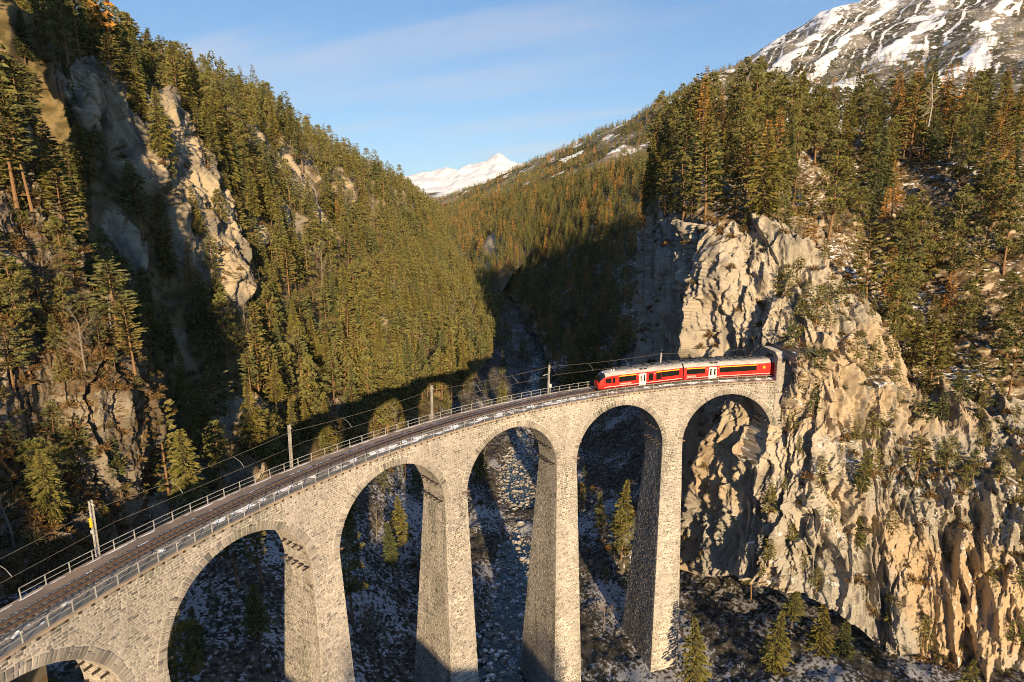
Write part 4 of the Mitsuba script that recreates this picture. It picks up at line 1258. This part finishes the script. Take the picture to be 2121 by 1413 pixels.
def conifer(kind, seed, H=18.0, R=2.9, base=0.16, levels=30, per=6, n=18, size=0.8, slim=0.30, shape=1.0, trunk_sides=7, limbs=True, ragged=0.2, tint=(1, 1, 1)):
    """A layered conifer: trunk and tiers of branches, each a flat feather of needle sprays."""
    rng = np.random.default_rng(seed)
    bend_ = rng.normal(0, 0.25, 2)
    axis = lambda z: np.stack([bend_[0] * (z / H) ** 2, bend_[1] * (z / H) ** 2, z], -1)
    tr = MB()
    zz = np.linspace(-2.5, H * 0.97, 8)
    tr.tube(axis(np.maximum(zz, 0)) + np.c_[0 * zz, 0 * zz, np.minimum(zz, 0)], np.interp(zz, [-2.5, 0, H], [0.30, 0.24, 0.02]) * H / 18, trunk_sides, BARK[kind])
    B, D, Ln, Wd, Cl = [], [], [], [], []
    a = rng.random() * 6
    zs_ = H * (base + (0.985 - base) * np.linspace(0, 1, levels) ** 0.95)
    lobes = rng.random(6) * 6.28
    for z in zs_:
        t = (z / H - base) / (1 - base)
        full = np.interp(t, [0, 0.10, 0.25, 1], [0.6, 0.95, 1.0, 0.0]) if kind != 'pine' else np.interp(t, [0, 0.15, 0.5, 0.85, 1], [0.5, 0.9, 1.0, 0.58, 0.10])
        rad = R * (full ** shape) * rng.uniform(1 - ragged, 1 + 0.6 * ragged) + 0.15
        m = max(3, int(round(per * rng.uniform(0.7, 1.2))))
        a += rng.random() * 2
        for q in range(m):
            az = a + q * 6.283 / m + rng.normal(0, 0.25)
            L = rad * rng.uniform(0.72, 1.15) * (0.88 + 0.2 * math.sin(2 * az + lobes[0] + 5 * t))
            if rng.random() < (0.06 if kind != 'pine' else 0.16):
                continue
            rise = rng.normal(0.0, 0.09) + (0.5 * (t - 0.45) if kind != 'pine' else 0.30 * t + 0.05)
            dirn = unit(np.array([math.cos(az), math.sin(az), rise]))
            k = max(3, int(n * (0.3 + 0.7 * L / R)))
            lo = 0.05 if kind != 'pine' else 0.30
            u = lo + (1 - lo) * rng.random(k) ** 0.7
            p = axis(np.array([z]))[0] + dirn * (u * L)[:, None]
            p[:, 2] -= (0.22 if kind != 'pine' else 0.02) * L * u ** 1.8
            side = np.array([-math.sin(az), math.cos(az), 0])
            sg = rng.choice([-1.0, 1.0], k)
            p[:, 2] += rng.normal(0, 0.05, k)
            d = unit(dirn * (0.55 + 0.6 * u)[:, None] + side * (sg * rng.uniform(0.25, 1.0, k) * (1.1 - 0.6 * u))[:, None] + np.array([0, 0, 1]) * rng.normal(-0.16 if kind != 'pine' else 0.20, 0.16, k)[:, None])
            ln = size * rng.uniform(0.7, 1.3, k) * (0.55 + 0.45 * min(1, L / 1.6))
            B.append(p)
            D.append(d)
            Ln.append(ln)
            Wd.append(ln * slim * rng.uniform(0.8, 1.3, k))
            Cl.append(NEEDLE[kind] * np.array(tint) * (rng.uniform(0.72, 1.28) * rng.uniform(0.8, 1.2, k))[:, None] * rng.uniform([0.95, 1, 0.8], [1.12, 1, 1.2]))
            if limbs and q % 2 == 0:
                e = axis(np.array([z]))[0]
                tr.tube(np.array([e, e + dirn * L * 0.5 - [0, 0, 0.05 * L], e + dirn * L * 0.85 - [0, 0, 0.12 * L]]), [0.05, 0.035, 0.012], 3, BARK[kind], cap=False)
    V, F, C = sprays(rng, np.vstack(B), np.vstack(D), np.concatenate(Ln), np.concatenate(Wd), np.vstack(Cl))
    return tr, (V, F, C)


def scots(seed, H=17.0, n=46, size=0.55, clumps=34, bare=0.42, R=2.6):
    """A Scots pine: a long bare trunk, crooked limbs and separate clumps of needles."""
    rng = np.random.default_rng(seed)
    tr = MB()
    zz = np.linspace(-2.5, H * 0.95, 9)
    wob = np.c_[rng.normal(0, 0.10, 9).cumsum(), rng.normal(0, 0.10, 9).cumsum()]
    ax = np.c_[wob, zz]
    tr.tube(ax, np.interp(zz, [-2.5, 0, H], [0.30, 0.24, 0.05]) * H / 17, 7, BARK['pine'])
    B, D, Ln, Wd, Cl = [], [], [], [], []
    for q in range(clumps):
        t = bare + (1 - bare) * ((q + rng.random()) / clumps)
        if rng.random() < 0.12:
            t = rng.uniform(bare * 0.7, bare)
        z = t * H
        p0 = np.array([np.interp(z, zz, wob[:, 0]), np.interp(z, zz, wob[:, 1]), z])
        u = (t - bare) / (1 - bare)
        L = R * np.interp(u, [-0.5, 0, 0.35, 0.75, 1], [0.7, 0.9, 1.0, 0.75, 0.12]) * rng.uniform(0.45, 1.15)
        az = q * 2.4 + rng.normal(0, 0.5)
        p1 = p0 + [L * math.cos(az), L * math.sin(az), L * rng.uniform(-0.05, 0.5)]
        if q % 2 == 0:
            tr.tube(np.array([p0, (p0 + p1) / 2 + rng.normal(0, 0.15, 3), p1]), [0.07, 0.05, 0.02], 4, BARK['pine'], cap=False)
        rad = rng.uniform(0.55, 1.05) * np.interp(u, [0, 0.6, 1], [1.0, 1.0, 0.7])
        k = int(n * rng.uniform(0.7, 1.3))
        o = unit(rng.normal(size=(k, 3))) * [1, 1, 0.55]
        p = p1 + o * rad * rng.uniform(0.3, 1.0, k)[:, None]
        B.append(p)
        D.append(unit(o + [0, 0, 0.45]))
        Ln.append(size * rng.uniform(0.7, 1.3, k))
        Wd.append(size * rng.uniform(0.24, 0.42, k))
        Cl.append(NEEDLE['pine'] * (rng.uniform(0.75, 1.25) * rng.uniform(0.8, 1.2, k))[:, None] * rng.uniform([0.95, 1, 0.8], [1.1, 1, 1.2]))
    return tr, sprays(rng, np.vstack(B), np.vstack(D), np.concatenate(Ln), np.concatenate(Wd), np.vstack(Cl))


def bare_tree(seed, H=11.0, kind='bare', depth=4, n0=9):
    rng = np.random.default_rng(seed)
    tr, tw = MB(), MB()

    def grow(p, d, L, r, lev):
        q = p + d * L * 0.5 + rng.normal(0, 0.05 * L, 3)
        e = p + d * L + rng.normal(0, 0.07 * L, 3)
        (tr if lev == 0 else tw).tube(np.array([p, q, e]), [r, r * 0.75, r * 0.5], 5 if lev < 2 else 3, np.array(BARK[kind]) * rng.uniform(0.8, 1.15), cap=False)
        if lev >= depth:
            return
        for k in range(n0 if lev == 0 else rng.integers(3, 6)):
            t = rng.uniform(0.3 if lev == 0 else 0.2, 1.0)
            b = p + (e - p) * t
            nd = unit(d + unit(rng.normal(size=3)) * (0.85 if kind == 'bare' else 1.3) + [0, 0, 0.15 if kind == 'bare' else -0.35])
            grow(b, nd, L * rng.uniform(0.32, 0.6) * (0.45 if kind == 'dead' else 1) * (1.15 - 0.5 * t * (lev == 0)), r * 0.42, lev + 1)
    grow(np.array([0, 0, -1.0]), np.array([0.03, 0, 1.0]), H * (0.85 if kind == 'dead' else 0.62), 0.14 * H / 11, 0)
    return tr, tw


def shrub(seed, R=1.1, col=(0.20, 0.125, 0.055), k=140):
    rng = np.random.default_rng(seed)
    o = unit(rng.normal(size=(k, 3)) + [0, 0, 0.5])
    o[:, 2] = np.abs(o[:, 2])
    p = o * R * rng.uniform(0.1, 0.7, k)[:, None]
    V, F, C = sprays(rng, p, o, R * rng.uniform(0.3, 0.7, k), R * rng.uniform(0.05, 0.16, k), np.array(col) * rng.uniform(0.6, 1.4, (k, 1)))
    return V, F, C


GROUPS = {}


def species(name, parts):
    g = {'type': 'shapegroup'}
    for k, (mesh, c) in parts.items():
        g[k] = mikit.ply(mesh, 'leafy', color=c)
    scene['model_' + name] = g
    GROUPS[name] = g


def from_tr(x):
    return (x.mesh(), x.color())


TINT = [(1.05, 1.0, 0.95), (1.30, 1.14, 0.95), (0.78, 0.86, 1.0), (1.16, 0.98, 0.8)]
for q in range(4):
    t, c = conifer('spruce', 100 + q, tint=TINT[q], H=18, R=[2.5, 3.0, 2.2, 2.7][q], levels=30, per=6, n=22, size=0.80)
    species(f'spruce_near_{q}', {'trunk': from_tr(t), 'crown': ((c[0], c[1]), c[2])})
    t, c = conifer('spruce', 140 + q, tint=TINT[q], H=18, R=[2.4, 2.9, 2.1, 2.6][q], levels=19, per=5, n=9, size=1.15, slim=0.36, trunk_sides=4, limbs=False)
    species(f'spruce_mid_{q}', {'trunk': from_tr(t), 'crown': ((c[0], c[1]), c[2])})
    if q % 2:
        t, c = scots(180 + q, H=18, n=70, size=0.62, clumps=[34, 40, 30, 44][q], bare=[0.40, 0.34, 0.50, 0.25][q], R=[2.4, 2.5, 2.3, 2.5][q])
        t2, c2 = scots(220 + q, H=18, n=22, size=0.95, clumps=[28, 32, 26, 34][q], bare=[0.36, 0.30, 0.46, 0.22][q], R=[2.2, 2.3, 2.1, 2.3][q])
    else:
        t, c = conifer('pine', 180 + q, tint=TINT[q], H=18, R=[2.7, 0, 3.0, 0][q], base=[0.22, 0, 0.36, 0][q], levels=20, per=5, n=30, size=0.80, slim=0.32, ragged=0.4)
        t2, c2 = conifer('pine', 220 + q, tint=TINT[q], H=18, R=[2.6, 0, 2.9, 0][q], base=[0.22, 0, 0.34, 0][q], levels=15, per=5, n=12, size=1.10, slim=0.38, trunk_sides=4, limbs=False, ragged=0.4)
    species(f'pine_near_{q}', {'trunk': from_tr(t), 'crown': ((c[0], c[1]), c[2])})
    species(f'pine_mid_{q}', {'trunk': from_tr(t2), 'crown': ((c2[0], c2[1]), c2[2])})
for q in range(3):
    t, c = conifer('larch', 260 + q, H=18, R=[2.5, 2.9, 2.3][q], levels=26, per=6, n=15, size=0.70, slim=0.26)
    species(f'larch_near_{q}', {'trunk': from_tr(t), 'crown': ((c[0], c[1]), c[2])})
    t, c = conifer('larch', 280 + q, H=18, R=[2.4, 2.8, 2.2][q], levels=18, per=5, n=8, size=1.0, slim=0.30, trunk_sides=4, limbs=False)
    species(f'larch_mid_{q}', {'trunk': from_tr(t), 'crown': ((c[0], c[1]), c[2])})
    t, c = bare_tree(300 + q, [11, 9, 12][q])
    species(f'bare_{q}', {'trunk': from_tr(t), 'branches': from_tr(c)})
for q in range(2):
    t, c = bare_tree(320 + q, [12, 9][q], 'dead', depth=2, n0=16)
    species(f'dead_{q}', {'trunk': from_tr(t), 'branches': from_tr(c)})
for kind in ('spruce', 'larch'):
    for q in range(3):
        t, c = conifer(kind, 340 + q, H=18, R=2.9, levels=8, per=4, n=3, size=2.2, slim=0.5, trunk_sides=3, limbs=False)
        species(f'{kind}_far_{q}', {'crown': ((c[0], c[1]), c[2])})
for q, col in enumerate(((0.17, 0.105, 0.05), (0.12, 0.10, 0.045), (0.20, 0.13, 0.055))):
    v, f, c = shrub(400 + q, 1.1, col)
    species(f'shrub_{q}', {'twigs': ((v, f), c)})

# ---- where they stand
ARNG = np.random.default_rng(77)
NX, NY = 212, 142
ZB = np.full((NY, NX), 1e9)


def zfill(P):
    x, y, z = project(P.reshape(-1, 3))
    ok = (z > 5) & (x >= 0) & (x < 2121) & (y >= 0) & (y < 1413)
    i, j = (y[ok] / 10).astype(int), (x[ok] / 10).astype(int)
    np.minimum.at(ZB, (np.clip(i, 0, NY - 1), np.clip(j, 0, NX - 1)), z[ok])


for L in patches.values():
    for p in L:
        zfill(p.G)
from scipy.ndimage import minimum_filter
ZB = minimum_filter(ZB, 3) if False else ZB


def seen(P, h):
    """Roughly: does the upper half of a tree h metres tall at P show in the picture?"""
    ok = np.zeros(len(P), bool)
    for t in (0.45, 0.75, 1.0):
        x, y, z = project(P + np.c_[0 * h, 0 * h, h * t])
        i, j = np.clip((y / 10).astype(int), 0, NY - 1), np.clip((x / 10).astype(int), 0, NX - 1)
        ok |= (z > 5) & (x > -25) & (x < 2146) & (y > -30) & (y < 1440) & (z < ZB[i, j] + 6 + 0.05 * z)
    return ok


PLANTS = []        # (kind, zone, P, height, yaw, tilt)


def forest(zone, patch, n, spacing, mixw, hts, ok=None, hide=True):
    P, N = patch.scatter(n, ARNG, spacing, ok)
    h = ARNG.uniform(*hts, len(P)) * ARNG.choice([1, 1, 1.1, 0.72, 0.45], len(P))
    if hide:
        s = seen(P, h)
        P, h, N = P[s], h[s], N[s]
    kinds = ARNG.choice(list(mixw), len(P), p=np.array(list(mixw.values())) / sum(mixw.values()))
    for p, a, k in zip(P, h, kinds):
        PLANTS.append([k, zone, p, a, ARNG.random() * 360, None])


def clear_of_line(P):
    """Away from the viaduct, the track and the tunnel mouth."""
    d = np.hypot(P[:, 0] - CX, P[:, 1] - CY)
    a = A0 - np.arctan2(P[:, 1] - CY, P[:, 0] - CX)
    s = a * 100
    return ~((d > 93.5) & (d < 108) & (s > -95) & (s < 70) & (P[:, 2] > -66))


def sparse(P, f, lo, seed):
    return fbm(P, f, 3, seed) > lo


def left_ok(P, N, U, V):
    c = crag(P, U, V)
    return clear_of_line(P) & (ARNG.random(len(P)) > c * 0.93) & (N[:, 2] > 0.03)


forest('left', LEFT, 12000, 4.5, {'pine': 6, 'spruce': 5, 'larch': 0.06, 'bare': 0.5}, (13, 21), left_ok)
forest('outcrop', OUT, 900, 3.0, {'pine': 6, 'spruce': 3, 'bare': 1.6, 'dead': 0.2}, (6, 13), lambda P, N, U, V: (N[:, 2] > 0.12) & clear_of_line(P) & (V < 4.6) & ((U < 5.0) | (V < 0.6)), hide=False)
forest('hill', HILL, 3000, 5.0, {'pine': 5.5, 'spruce': 3.0, 'larch': 1.6}, (13, 22), lambda P, N, U, V: clear_of_line(P) & (N[:, 2] > 0.2) & ((U < 3.6) | (ARNG.random(len(P)) < np.interp(V, [0, 1, 1.8, 3], [1, 0.9, 0.9, 0.75])) & sparse(P, 0.05, np.interp(V, [1, 2, 3], [0.36, 0.42, 0.46]), 8)))
forest('cliff', CLIFF, 2600, 3.6, {'pine': 4, 'spruce': 2, 'bare': 1}, (4, 9), lambda P, N, U, V: (N[:, 2] > 0.55) & clear_of_line(P) & (U > 4.5))
forest('side', SIDE, 12000, 5.2, {'spruce': 7, 'larch': 1.6}, (14, 24), lambda P, N, U, V: clear_of_line(P) & (N[:, 2] > 0.2))
forest('gorge', FLOOR, 8000, 3.6, {'spruce': 5, 'pine': 2, 'bare': 4}, (8, 19), lambda P, N, U, V: clear_of_line(P) & (np.abs(P[:, 0] - RIVER(np.clip(P[:, 1], -400, 1000))) > np.interp(P[:, 1], [100, 200, 300], [13, 7, 4.5])) & (np.abs(P[:, 0]) < 110) & (P[:, 1] > 60) & (sparse(P, 0.05, 0.38, 3) | (P[:, 1] > 130)))
forest('back', BACK, 900, 7, {'spruce': 1}, (8, 15), lambda P, N, U, V: (P[:, 1] < -50) & (P[:, 1] > -110), hide=False)
forest('spur', SPUR, 5000, 6.0, {'spruce': 7, 'larch': 1.2}, (15, 22), lambda P, N, U, V: np.hypot((U - 3.1) / 0.42, (V - 1.35) / 0.34) > 0.9)
forest('flank', FLANK, 16000, 9.0, {'spruce': 6, 'larch': 1.6}, (15, 22), lambda P, N, U, V: sparse(P, 0.008, 0.40, 4))
forest('peak', PEAK, 22000, 10.0, {'spruce': 6, 'larch': 1.2}, (13, 19), lambda P, N, U, V: sparse(P * [1, 1, 0.5], 0.009, 0.42, 6) & (P[:, 2] < 560))
HERO = [  # kind, pixel, depth, height, variant
    ('pine', (358, 1080), 91, 23, 0), ('spruce', (398, 1075), 90, 17, 1), ('spruce', (1283, 1125), 147, 20, 1), ('spruce', (813, 1180), 125, 13, 2), ('pine', (730, 1260), 100, 19, 3),
    ('pine', (455, 1010), 112, 15, 1), ('spruce', (1040, 850), 230, 15, 0), ('dead', (232, 700), 88, 10, 0), ('pine', (178, 745), 86, 9, 0), ('pine', (70, 730), 84, 17, 1), ('pine', (120, 740), 86, 13, 2),
    ('spruce', (1600, 1400), 96, 15, 1), ('spruce', (1690, 1400), 98, 18, 3), ('spruce', (1640, 1290), 101, 9, 0), ('spruce', (1735, 1400), 97, 14, 2), ('pine', (1555, 1230), 106, 9, 1),
    ('dead', (1925, 250), 150, 14, 1), ('pine', (540, 1190), 92, 14, 0), ('pine', (490, 1200), 95, 15, 2), ('bare', (1250, 1300), 112, 10, 0), ('bare', (1040, 1120), 150, 12, 1),
    ('pine', (30, 400), 82, 15, 0), ('pine', (60, 410), 83, 14, 2), ('larch', (215, 70), 165, 18, 0), ('spruce', (1545, 490), 126, 6, 1), ('larch', (1540, 380), 140, 13, 1)]
HEROLABEL = ['tallest pine just left of the viaduct, behind its railing', 'broad sunlit spruce in front of the tall pine beside the viaduct', 'lone sunlit spruce between the last two tall piers',
             'small sunlit spruce seen through the third arch', 'sunlit pine standing against the right edge of the second pier', None, None, 'leafless dead tree with bare side branches on the left outcrop', 'crooked pine on the edge of the left outcrop']
for q, (k, px, Y_, h, var) in enumerate(HERO):
    PLANTS.append([k, 'hero', at(px[0], px[1], Y_), h, 40.0 * q, (var, HEROLABEL[q] if q < len(HEROLABEL) else None)])

ZONE = {'left': 'on the steep hillside left of the gorge', 'outcrop': 'on the near rocky outcrop at left', 'hill': 'in the wood above the tunnel cliff', 'cliff': 'rooted on a ledge of the pale cliff', 'side': 'on the far valley slope behind the cliff',
        'gorge': 'in the shaded gorge below the viaduct', 'hero': 'standing by itself near the viaduct', 'flank': 'on the mountain flank', 'spur': 'on the wooded spur in the middle of the valley', 'peak': 'on the snowy mountain', 'back': 'on the slope behind the viewpoint'}
LOOK = {'spruce': 'dark green spruce', 'pine': 'olive pine', 'larch': 'rust orange larch', 'bare': 'leafless grey tree', 'dead': 'dead bare trunk'}
HEROPLACE = {5: 'behind the far railing, just right of the broad sunlit one', 6: 'small and sunlit, showing over the deck left of the third mast', 9: 'at the top of the left outcrop', 10: 'beside the crooked pine on the left outcrop',
             11: 'at the foot of the tunnel cliff, leftmost of the group', 12: 'tallest of the group at the foot of the tunnel cliff', 13: 'close under the tunnel cliff, behind the group', 14: 'rightmost of the group at the foot of the tunnel cliff',
             15: 'small, right of the last pier under the cliff', 16: 'pale and leaning above the right-hand wood', 17: 'seen through the second arch, right of two', 18: 'seen through the second arch, left of two', 19: 'on the bank between the last two tall piers',
             20: 'on the river bank seen through the fourth arch', 21: 'at the left edge of the picture on the outcrop top', 22: 'second from the left edge on the outcrop top', 23: 'on the ridge at upper left', 24: 'growing alone in a notch of the cliff brow', 25: 'bright orange at the front of the wood above the tunnel'}


def place(zone, x, y):
    """Where in its wood a tree stands, named by things one can find."""
    if zone == 'left':
        a = 'beside the shaded crag' if x < 330 else 'beside the sunlit crag' if x < 540 else 'above the second mast' if x < 700 else 'above the third mast' if x < 850 else 'near the end of the spur'
        b = 'on the ridge line' if y < 120 + 0.42 * x else 'high on the left hillside' if y < 480 else 'halfway up the left hillside' if y < 650 else 'low on the left hillside'
        return f'{b}, {a}'
    if zone == 'outcrop':
        return ('at the left picture edge' if x < 90 else 'in the middle' if x < 200 else 'at the right-hand edge') + ' of the near outcrop, ' + ('high up' if y < 450 else 'halfway down' if y < 800 else 'low behind the railing')
    if zone == 'hill':
        a = 'above the shaded cliff face' if x < 1500 else 'above the tunnel' if x < 1680 else 'on the slope right of the tunnel' if x < 1880 else 'near the right picture edge'
        b = 'at the skyline' if y < 300 else 'in the middle of the wood' if y < 430 else 'at the wood\'s lower edge'
        return f'{b}, {a}'
    if zone == 'cliff':
        return 'rooted on the pale cliff, ' + ('below the tunnel' if x < 1700 else 'right of the tunnel' if x < 1900 else 'near the right picture edge') + (', high up' if y < 900 else ', low down')
    if zone == 'gorge':
        return 'in the shaded gorge seen ' + ('through the second arch' if x < 660 else 'through the third arch' if x < 930 else 'through the fourth arch' if x < 1150 else 'through the fifth arch' if x < 1360 else 'right of the last tall pier') + (', near the river' if abs(x - 1070) < 60 else '')
    return ZONE[zone]


rank = []
for q, (k, zone, p, h, yaw, var) in enumerate(PLANTS):
    _, _, z = project(p[None] + [[0, 0, h / 2]])
    x, y, _ = project(p[None] + [[0, 0, h * 0.8]])
    inside = (-20 < x[0] < 2141) and (-40 < y[0] < 1450) and z[0] > 5
    rank.append(((h / z[0] * FOC) if inside and zone != 'back' else 0) + (1000 if var is not None else 0))
order = np.argsort(rank)[::-1]
count = {}
VAR = {'spruce': 4, 'pine': 4, 'larch': 3, 'bare': 3, 'dead': 2}
BASEH = {'spruce': [18] * 4, 'pine': [18, 18, 18, 18], 'larch': [18] * 3, 'bare': [11, 9, 12], 'dead': [12, 9]}
SOLO = {'spruce': 240, 'pine': 290, 'larch': 110, 'bare': 110, 'dead': 30}
NAME = {'spruce': 'spruce_tree', 'pine': 'pine_tree', 'larch': 'larch_tree', 'bare': 'bare_tree', 'dead': 'dead_tree'}
for q in order:
    k, zone, p, h, yaw, var = PLANTS[q]
    solo = rank[q] > 22 and count.get(k, 0) < SOLO[k]
    size = rank[q] % 1000 if var is None else rank[q] - 1000
    v = int(ARNG.integers(VAR[k])) if var is None else var[0]
    detail = '' if k in ('bare', 'dead') else '_near' if (solo and size > 48) else '_mid' if size > 13 else '_far'
    if zone == 'back':
        detail = '_mid'
    if detail == '_far':
        k2 = 'spruce' if k == 'pine' else k
        g, v = f'{k2}_far_{v % 3}', v % 3
    else:
        g, k2 = f'{k}{detail}_{v}', k
    s = h / (BASEH[k2][v] if detail != '_far' else 18)
    w = s * float(ARNG.uniform(0.85, 1.2)) * (1.25 if s < 0.7 else 1.0)
    M = T().translate(p.tolist()).rotate([0, 0, 1], float(yaw)).rotate([1, 0, 0], float(ARNG.normal(0, 2.0))).scale([w, w, s])
    inst = {'type': 'instance', 'shapegroup': {'type': 'ref', 'id': 'model_' + g}, 'to_world': M}
    if solo:
        count[k] = count.get(k, 0) + 1
        t = fresh(NAME[k])
        scene[t] = inst
        if var is not None and var[1]:
            tag(t, var[1], 'tree')
        elif var is not None:
            tag(t, f'{LOOK[k]} {HEROPLACE[int(round(yaw / 40.0))]}', 'tree')
        else:
            x, y, _ = project(p[None] + [[0, 0, h * 0.5]])
            pl = place(zone, float(x[0]), float(y[0]))
            big_ = 'tall ' if h > 19 else 'young ' if h < 9 else ''
            tag(t, f'{big_}{LOOK[k]} {pl}', 'tree', f'{big_}{NAME[k].replace("_", " ")}s {pl}')
    else:
        st = {'larch': 'larch_forest', 'bare': 'bare_thicket', 'dead': 'bare_thicket'}.get(k, 'conifer_forest')
        count[st] = count.get(st, 0) + 1
        scene[f'{st}__{count[st]:03d}'] = inst
for st, lab, cat in (('conifer_forest', 'mass of smaller dark green conifers covering the slopes', 'forest'), ('larch_forest', 'scattered small orange larches among the far conifers', 'forest'), ('bare_thicket', 'small leafless trees among the conifers', 'thicket')):
    if st in count:
        tag(st, lab, cat, kind='stuff')
for d_ in labels.values():
    while len(d_.get('label', '').split()) > 16:
        d_['label'] = d_['label'].split(' ', 1)[1] if d_['label'].startswith(('tall ', 'young ')) else d_['label'].rpartition(', ')[0] if ', ' in d_['label'] else ' '.join(d_['label'].split()[:16])
first_ = {}
for d_ in labels.values():
    if d_.get('category') == 'tree':
        if d_['label'] in first_:
            g_ = first_[d_['label']].setdefault('group', 'trees alike: ' + d_['label'])
            d_['group'] = g_
        else:
            first_[d_['label']] = d_
# scrub on the ground
n_s = 0
for patch, n, sp, ok in ((OUT, 7000, 0.9, lambda P, N, U, V: (N[:, 2] > 0.25) & clear_of_line(P)), (CLIFF, 2600, 1.8, lambda P, N, U, V: (N[:, 2] > 0.50) & clear_of_line(P)),
                         (HILL, 1800, 2.2, lambda P, N, U, V: clear_of_line(P)), (FLOOR, 14000, 0.9, lambda P, N, U, V: clear_of_line(P) & (np.abs(P[:, 0] - RIVER(np.clip(P[:, 1], -400, 1000))) > 9) & (np.abs(P[:, 0]) < 100) & (P[:, 1] > 60) & (P[:, 1] < 240) & sparse(P, 0.08, 0.40, 9)),
                         (LEFT, 1500, 2.5, lambda P, N, U, V: clear_of_line(P) & (N[:, 2] > 0.3))):
    P, N = patch.scatter(n, ARNG, sp, ok)
    s = seen(P, np.full(len(P), 1.0))
    for p in P[s]:
        n_s += 1
        w = float(ARNG.uniform(0.5, 1.5))
        scene[f'scrub__{n_s:03d}'] = {'type': 'instance', 'shapegroup': {'type': 'ref', 'id': f'model_shrub_{int(ARNG.integers(3))}'}, 'to_world': T().translate(p.tolist()).rotate([0, 0, 1], float(ARNG.random() * 360)).scale([w, w, w * 0.9])}
tag('scrub', 'dry brown scrub and low bushes on ledges and banks', 'scrub', kind='stuff')
